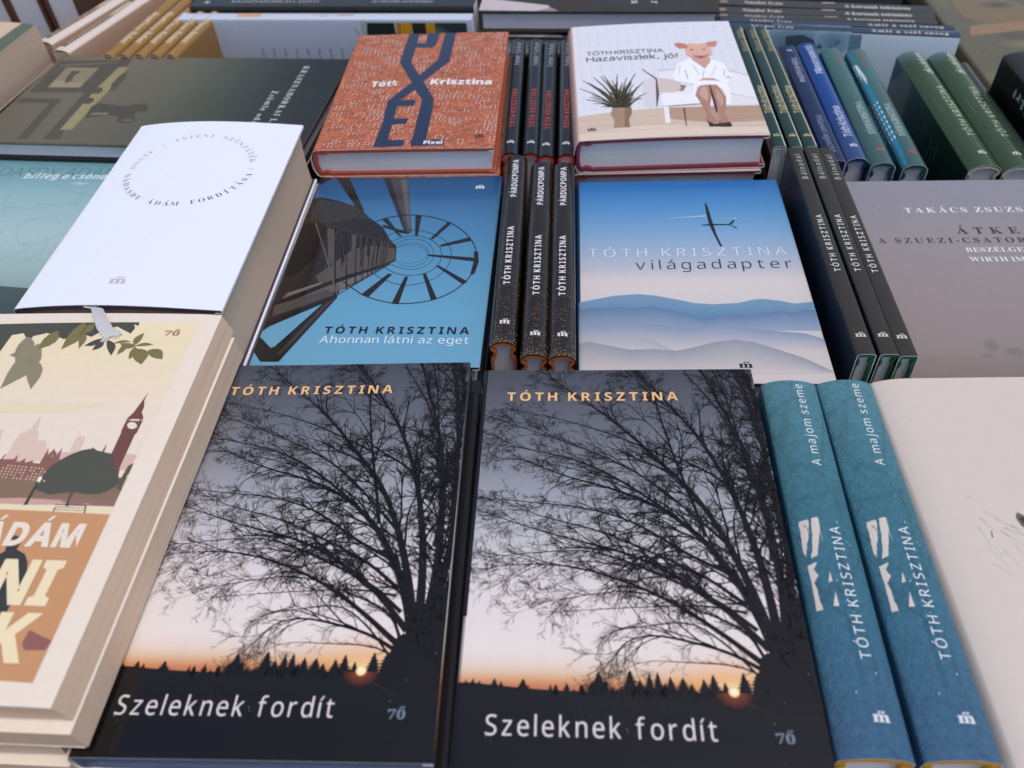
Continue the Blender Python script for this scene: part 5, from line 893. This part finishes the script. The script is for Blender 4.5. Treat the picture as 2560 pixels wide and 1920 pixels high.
# ================================================================== BACK ROW
def across(name, label, x0, y0, x1, y1, z, T, group=None, b=0, lift=None):
    """book on its fore-edge, spine running across the picture from foot (left) to head (right); (x,y) ends of the near spine edge"""
    an = math.atan2(y1 - y0, x1 - x0); L = math.hypot(x1 - x0, y1 - y0); mx, my = (x0 + x1) / 2 - math.sin(an) * T * .0005, (y0 + y1) / 2 + math.cos(an) * T * .0005
    return thing(name, label, 'book', (mx, my, BASE + TABLE), (0, R(90), an - R(90)), group), L * 1000, up_W(z, b)
# near white paperback with picture on its right half
t, L, W = across('paperback_book', 'white paperback standing spine up behind the olive book, picture on its right end', -.2734, .7602, -.0128, .7158, 0, 13)
bk = Book(W, L, 13, 0); a = Art()
a.poly((176, 196, 190), [(2, 166), (W, 166), (W, 258), (2, 258)], 1); a.poly((52, 66, 64), [(3, 222), (W, 222), (W, 260), (3, 260)], 1.2); a.glow(30, 228, 26, 26, [(0, lin((150, 174, 168))), (.6, lin((122, 148, 142))), (1, lin((62, 80, 78)))], 1.4)
a.poly((46, 52, 50), [(3, 172), (34, 168), (60, 180), (60, 200), (3, 196)], 1.6); a.poly((226, 220, 214), [(16, 178), (32, 176), (34, 190), (24, 192)], 1.8); a.poly((50, 48, 46), [(20, 180), (28, 179), (28, 186), (22, 187)], 2)
for v0, v1, c in ((198, 202, (204, 140, 40)), (202, 212, (224, 160, 50)), (212, 224, (48, 52, 48)), (224, 232, (222, 160, 56))): a.rect(c, 3, v0, 62, v1, 2)
a.line((96, 100, 110), [(8, 160), (14, 164), (22, 160), (26, 166), (36, 168)], .7, .5, 2)
for k in range(9):
    v = 70 + k * 10.6; n = 0; u = 26
    while u < 60:
        wd = random.uniform(3, 9); a.rect((150, 154, 170), u, v, u + wd, v + 1.3, 2); u += wd + 1.4
sa = Art(); sa.rect((52, 62, 68), 0, 0, 13, 150, 1); sa.rect((176, 196, 186), 0, 150, 13, 196, 1); sa.rect((224, 170, 116), 2, 52, 10, 74, 2); sa.rect((206, 212, 214), 8, 50, 10, 90, 2); sa.rect((216, 130, 84), 6, 128, 13, 136, 2); sa.rect((216, 130, 84), 4, 144, 13, 158, 2); sa.rect((40, 46, 46), 0, 120, 3, 160, 2)
make_book(t, bk, SATIN, solid((206, 214, 232)), art=a, spine_art=sa, hard=False, up=True, inner=(214, 206, 196))
# black spine behind it
t, L, W = across('paperback_book', 'black spine with pale lettering behind the white paperback at the back', -.2661, .7760, -.0101, .7325, .004, 18)
bk = Book(W, L, 18, 0); sa = Art()
spine_text(sa, [((170, 172, 176), 'KRASZNAHORKAI LÁSZLÓ', 36, 118, 9, 4.6, dict(font='serif')), ((206, 206, 208), 'Az ellenállás melankóliája', 166, 222, 9, 4.6, dict(font='ital', bold=.006)), ('m', (214, 214, 218), 6, 11, 12, 3)], 18)
make_book(t, bk, SATIN, solid((40, 40, 42)), spine_art=sa, hard=False, up=True)
t, L, W = across('paperback_book', 'dark paperback at the very back, behind the black spine with pale lettering', -.2690, .7960, -.0101, .7520, .002, 18)
make_book(t, Book(W, L, 18, 0), SATIN, solid((54, 50, 50)), hard=False, up=True)

# flat dark books in the back middle
W, H, T = 128, 205, 19
def cen(label, z, x, y, th, shift=0):
    bk = Book(W, H, T, 1.5); a = Art()
    a.poly((196, 186, 190), [(126, 0), (128, 64), (116, 60), (108, 30), (100, 0)], 1); a.poly((150, 140, 142), [(128, 50), (128, 70), (120, 62)], 1.2)
    for s, v in (('án', 131), ('or', 148)): a.text((214, 212, 210), s, 98, 112, v, 8, font='serif', lv=2)
    a.text((214, 212, 210), 'Sánd', 60, 96, 148, 8, font='serif', lv=2); a.text((214, 212, 210), 'Iv', 80, 96, 131, 8, font='serif', lv=2)
    t = flat('hardcover_book', label, 'book', z, x, y, th, T, 'dark books lying at the back', landscape=True)
    return make_book(t, bk, MATTE, solid((58, 54, 52)), art=a, case=(24, 23, 25), page=PAGE_W)
an = R(-9.6); cx_, cy_ = (-.0070 + .1964) / 2 - math.sin(an) * .064, (.7321 + .6976) / 2 + math.cos(an) * .064
cen('dark flat book with white page edges at the back, top of its pair', 0, cx_, cy_, -9.6)
cen('dark flat book at the back, under the other one with white page edges', -.0215, cx_ + .004, cy_ - .003, -9.9)
plinth(cx_, cy_, -99.6, W, H, -.0407)

# right back row: brown-black paperbacks and two navy ones
kg = 'dark paperbacks standing spine up at the back right'
def kbook(label, x0, y0, x1, y1, T, text2, navy=False, proto=None):
    t, L, W = across('paperback_book', label, x0, y0, x1, y1, -.02, T, kg)
    bk = Book(W, L, T, 0); sa = Art(); c = (210, 206, 198)
    items = [(c, 'Sándor Iván', L * .135, L * .315, T * .72, T * .42, dict(font='serif', bold=.006)), (c, text2, L * (.64 if navy else .6), L * (.955 if navy else .9), T * .74, T * (.5 if navy else .42), dict(font='serif', bold=.008))]
    spine_text(sa, items, T)
    if not navy: sa.rect((150, 136, 120), T * .35, L * .02, T * .7, L * .055, 1); sa.rect((150, 128, 108), T * .9, L * .16, T * .98, L * .3, 1); sa.rect((190, 180, 170), T * .05, L * .5, T * .2, L * .56, 1)
    a = None
    if navy:
        a = Art()
        a.glow(20, 64, 26, 30, [(0, lin((110, 140, 152))), (.7, lin((140, 172, 188))), (1, lin((166, 196, 216)))], 1); a.poly((70, 92, 100), [(6, 56), (16, 58), (22, 66), (30, 70), (30, 84), (22, 86), (8, 80), (4, 70)], 2); a.glow(8, 96, 14, 16, [(0, lin((120, 156, 172))), (1, lin((168, 198, 218)))], 1.5); a.poly((110, 148, 164), [(2, 108), (40, 112), (44, 122), (2, 118)], 2)
        for k in range(24): x, y = random.uniform(6, 40), random.uniform(54, 108); a.glow(x, y, 2.4, 2.4, [(0, lin((96, 122, 134))), (1, lin((140, 170, 186)))], 1.7, n=8)
    base = (lambda f, u, v: lin((44, 54, 74)) if f == 'spine' else lin((226, 240, 250))) if navy else solid((58, 52, 47))
    return make_book(t, bk, SATIN, base, art=a, spine_art=sa, hard=False, up=True)
kbook('brown-black paperback spine, farthest in the back right row', .2090, .7599, .3879, .7113, 13.5, 'A korszak tekintete')
kbook('brown-black paperback spine, second from the far end of the back right row', .2036, .7433, .3842, .6979, 13.5, 'A korszak tekintete')
kbook('brown-black paperback spine, just behind the two navy spines', .2031, .7332, .3822, .6886, 9, 'A korszak tekintete')
kbook('navy paperback spine, second behind the pale blue cover at the back right', .2046, .7238, .3912, .6753, 9, 'Amit a szél susog', True)
kbook('navy paperback whose pale blue cover with a tree faces forward at the back right', .2023, .7135, .3905, .6623, 9.5, 'Amit a szél susog', True)

# large olive photo book, far right
W, H, T = 200, 250, 20
bk = Book(W, H, T, 1.5); a = Art(); ro_ = random.Random(8)
for k in range(26):
    x, y = ro_.uniform(0, 120), ro_.uniform(0, 250); c = ro_.choice(((118, 112, 66), (92, 84, 58), (134, 124, 84), (84, 76, 56), (124, 104, 80)))
    a.glow(x, y, ro_.uniform(12, 34), ro_.uniform(7, 18), [(0, lin(c)), (.6, lin(mix(c, (100, 92, 66), .5))), (1, lin((100, 92, 66)))], .5 + k * .05)
a.poly((126, 104, 66), [(22, 190), (60, 184), (84, 160), (92, 140), (78, 126), (44, 120), (20, 134)], 2.4); a.glow(60, 160, 18, 9, [(0, lin((70, 62, 44))), (1, lin((118, 102, 66)))], 2.6)
a.poly((150, 116, 80), [(14, 96), (60, 104), (140, 96), (140, 116), (70, 124), (20, 116)], 2.5)
for k in range(160): x, y = ro_.uniform(2, 42), ro_.uniform(60, 122); a.line((150, 144, 134), [(x, y), (x + ro_.uniform(-1.6, 1.6), y + ro_.uniform(-1.6, 1.6))], .5, .2, 3)
a.text((226, 220, 206), 'SZ', 78, 92, 106, 6, font='serif', lv=3.4)
t = flat('hardcover_book', 'large glossy olive photo book at the far right, beyond the green spines', 'book', -.05, .524, .746, -5, T)
make_book(t, bk, GLOSS, solid((100, 92, 66)), art=a, case=(120, 110, 70))
plinth(.524, .746, -5, W, H, -.0702)

# left back: gold spines
L, T, b = 185, 10.6, 2.6; W = up_W(0, b)
bk = Book(W, L, T, b); sa = Art(); rg = random.Random(6)
for v0, v1 in ((22, 44), (47, 62), (64, 84)):
    v = v0
    while v < v1: h = rg.uniform(.5, 1.1); sa.rect((222, 206, 176), 1.8, v, 8.4 + rg.uniform(-1, .8), v + h, 1); v += h + rg.uniform(.4, .8)
gl = ('nearest the cream paperbacks', 'second from the cream paperbacks', 'in the middle of the five', 'second from the white paperback', 'touching the white paperback')
for i in range(5):
    x, y, th = -.3199 + i * .01365, .6987 - i * .0021, -14.8; q = R(th); x -= math.sin(q) * L * .0005; y += math.cos(q) * L * .0005
    lab = 'thin golden spine ' + gl[i]
    if i == 0:
        t0 = upright('hardcover_book', lab, 'book', x, y, th, 'thin golden books standing spine up')
        make_book(t0, bk, GLOSS, solid((156, 118, 62)), spine_art=sa, case=(206, 150, 132), up=True, groove=.8, board=1.2, page=PAGE_C)
    else: dup(t0, (x, y, t0.location.z), (0, R(90), R(th)), lab)
# cream paperbacks with brown printed spines
L, T, b = 190, 17, 1.5; W = up_W(0, b)
bk = Book(W, L, T, b); sa = Art()
sa.poly((126, 106, 92), [(1, 8), (9, 6), (10, 60), (8, 100), (10, 188), (1, 188)], 1); sa.poly((210, 190, 170), [(2, 70), (8, 74), (7, 100), (2, 104)], 2)
for k in range(40): v = 14 + k * 1.6; sa.rect((206, 186, 170), 2, v, 4 + random.uniform(0, 5), v + .6, 2)
fa = Art(); fa.poly((148, 110, 84), [(20, 30), (48, 30), (48, 30.8), (20, 30.8)], 1); fa.poly((128, 62, 44), [(44, 26), (46, 26), (30, 40), (29, 39)], 1)
cr = ((-.3850, .7330, -24, 'cream book with a brown-patterned spine, left one of two at the back left'), (-.3640, .7130, -22, 'cream book with a brown-patterned spine and tan side, beside the golden spines'))
for i, (x, y, th, lab) in enumerate(cr):
    q = R(th); x -= math.sin(q) * L * .0005; y += math.cos(q) * L * .0005
    if i == 0:
        t0 = upright('paperback_book', lab, 'book', x, y, th, 'cream books standing spine up at the back left')
        make_book(t0, bk, UNCOATED, lambda f, u, v: lin((220, 206, 196)) if f == 'spine' else lin((206, 170, 142)), spine_art=sa, art=fa, hard=False, up=True, page=PAGE_C)
    else: dup(t0, (x, y, t0.location.z), (0, R(90), R(th)), lab)
# two thick books lying at the far left
W, H = 130, 200
bk = Book(W, H, 36, 2, lambda u, v: -1.6 * (max(0, u - 100) / 30) ** 2); a = Art()
a.poly((96, 108, 92), [(106, -1), (131, -1), (131, 201), (118, 201)], 1); a.poly((210, 186, 160), [(0, 0), (104, 0), (116, 201), (0, 201)], 1)
for k in range(14): a.line((176, 150, 126), [(random.uniform(60, 110), random.uniform(100, 196)), (random.uniform(60, 110), random.uniform(100, 196))], .8, .2, 2)
q = R(-12.4); hx, hy = -.3795, .7231; x = hx - math.cos(q) * W * .0005 + math.sin(q) * H * .0005; y = hy - math.sin(q) * W * .0005 - math.cos(q) * H * .0005
t = flat('paperback_book', 'thick book with a grey-green cover edge, on top of the pair at the far left', 'book', .02, x, y, -12.4, 36)
make_book(t, bk, UNCOATED, solid((206, 184, 160)), art=a, hard=False, page=PAGE_C, inner=(150, 150, 130))
t = flat('hardcover_book', 'thick book with a tan cover edge, lower one of the pair at the far left', 'book', -.0165, x - .012, y + .024, -12.4, 30)
make_book(t, Book(W, H, 30, 2), UNCOATED, solid((176, 138, 104)), case=(70, 72, 56), page=PAGE_C)
plinth(x - .012, y + .024, -12.4, W, H, -.0467)
# two white books standing upright in the far left corner
def standing(label, x, y, th, W, H, T):
    t = thing('hardcover_book', label, 'book', (x, y, BASE + TABLE), (0, 0, 0), 'white books standing upright in the far left corner')
    q = R(th); xx = Vector((math.sin(q), -math.cos(q), 0)); yy = Vector((0, 0, 1)); zz = xx.cross(yy)
    m = Matrix((xx, yy, zz)).transposed().to_4x4(); m.translation = Vector((x, y, BASE + TABLE + H * .0005)); t.matrix_world = m
    make_book(t, Book(W, H, T, 1.5), MATTE, solid((96, 66, 56)), case=(112, 76, 62), page=PAGE_W, board=4.0, overhang=2)
standing('white-paged brown book standing upright at the far left corner', -.415, .900, -8, 130, 205, 36)
standing('white-paged brown book standing upright right beside its twin in the far left corner', -.378, .893, -8, 130, 205, 34)
standing('white-paged brown book standing upright, third in the far left corner', -.452, .908, -8, 130, 205, 36)

# ================================================================== TABLE AND GROUND (setting)
def box_mesh(bm, x, y, th, w, h, z0, z1):
    q = R(th); c, s = math.cos(q), math.sin(q); vs = []
    for z in (z0, z1):
        for a_, b_ in ((-w, -h), (w, -h), (w, h), (-w, h)): a2, b2 = a_ / 2, b_ / 2; vs.append(bm.verts.new((x + a2 * c - b2 * s, y + a2 * s + b2 * c, z)))
    for f in ((3, 2, 1, 0), (4, 5, 6, 7), (0, 1, 5, 4), (1, 2, 6, 5), (2, 3, 7, 6), (3, 0, 4, 7)): bm.faces.new([vs[i] for i in f])
me = bpy.data.meshes.new('table'); bm = bmesh.new()
box_mesh(bm, 0, .62, 0, 1.7, 1.55, BASE + TABLE - .03, BASE + TABLE - .0005)
box_mesh(bm, 0, .62, 0, 1.66, 1.5, .01, BASE + TABLE - .031)
for (x, y, th, w_, h_, zt) in PLINTHS: box_mesh(bm, x, y, th, w_, h_, BASE + TABLE - .0004, BASE + zt - .0004)
bm.to_mesh(me); bm.free(); me.materials.append(plain('black_table_cloth', (26, 25, 27), .85, .2, 900, .4, .15)); o = obj('table', me); o['kind'] = 'structure'
me = bpy.data.meshes.new('ground'); bm = bmesh.new(); vs = [bm.verts.new(p) for p in ((-60, -60, 0), (60, -60, 0), (60, 60, 0), (-60, 60, 0))]; bm.faces.new(vs); bm.to_mesh(me); bm.free()
me.materials.append(plain('paving', (168, 142, 126), .8, .3, 6, .2, .15)); o = obj('ground', me); o['kind'] = 'structure'

bpy.data.objects.remove(_to); bpy.data.curves.remove(_tc); bpy.data.scenes.remove(_ts)
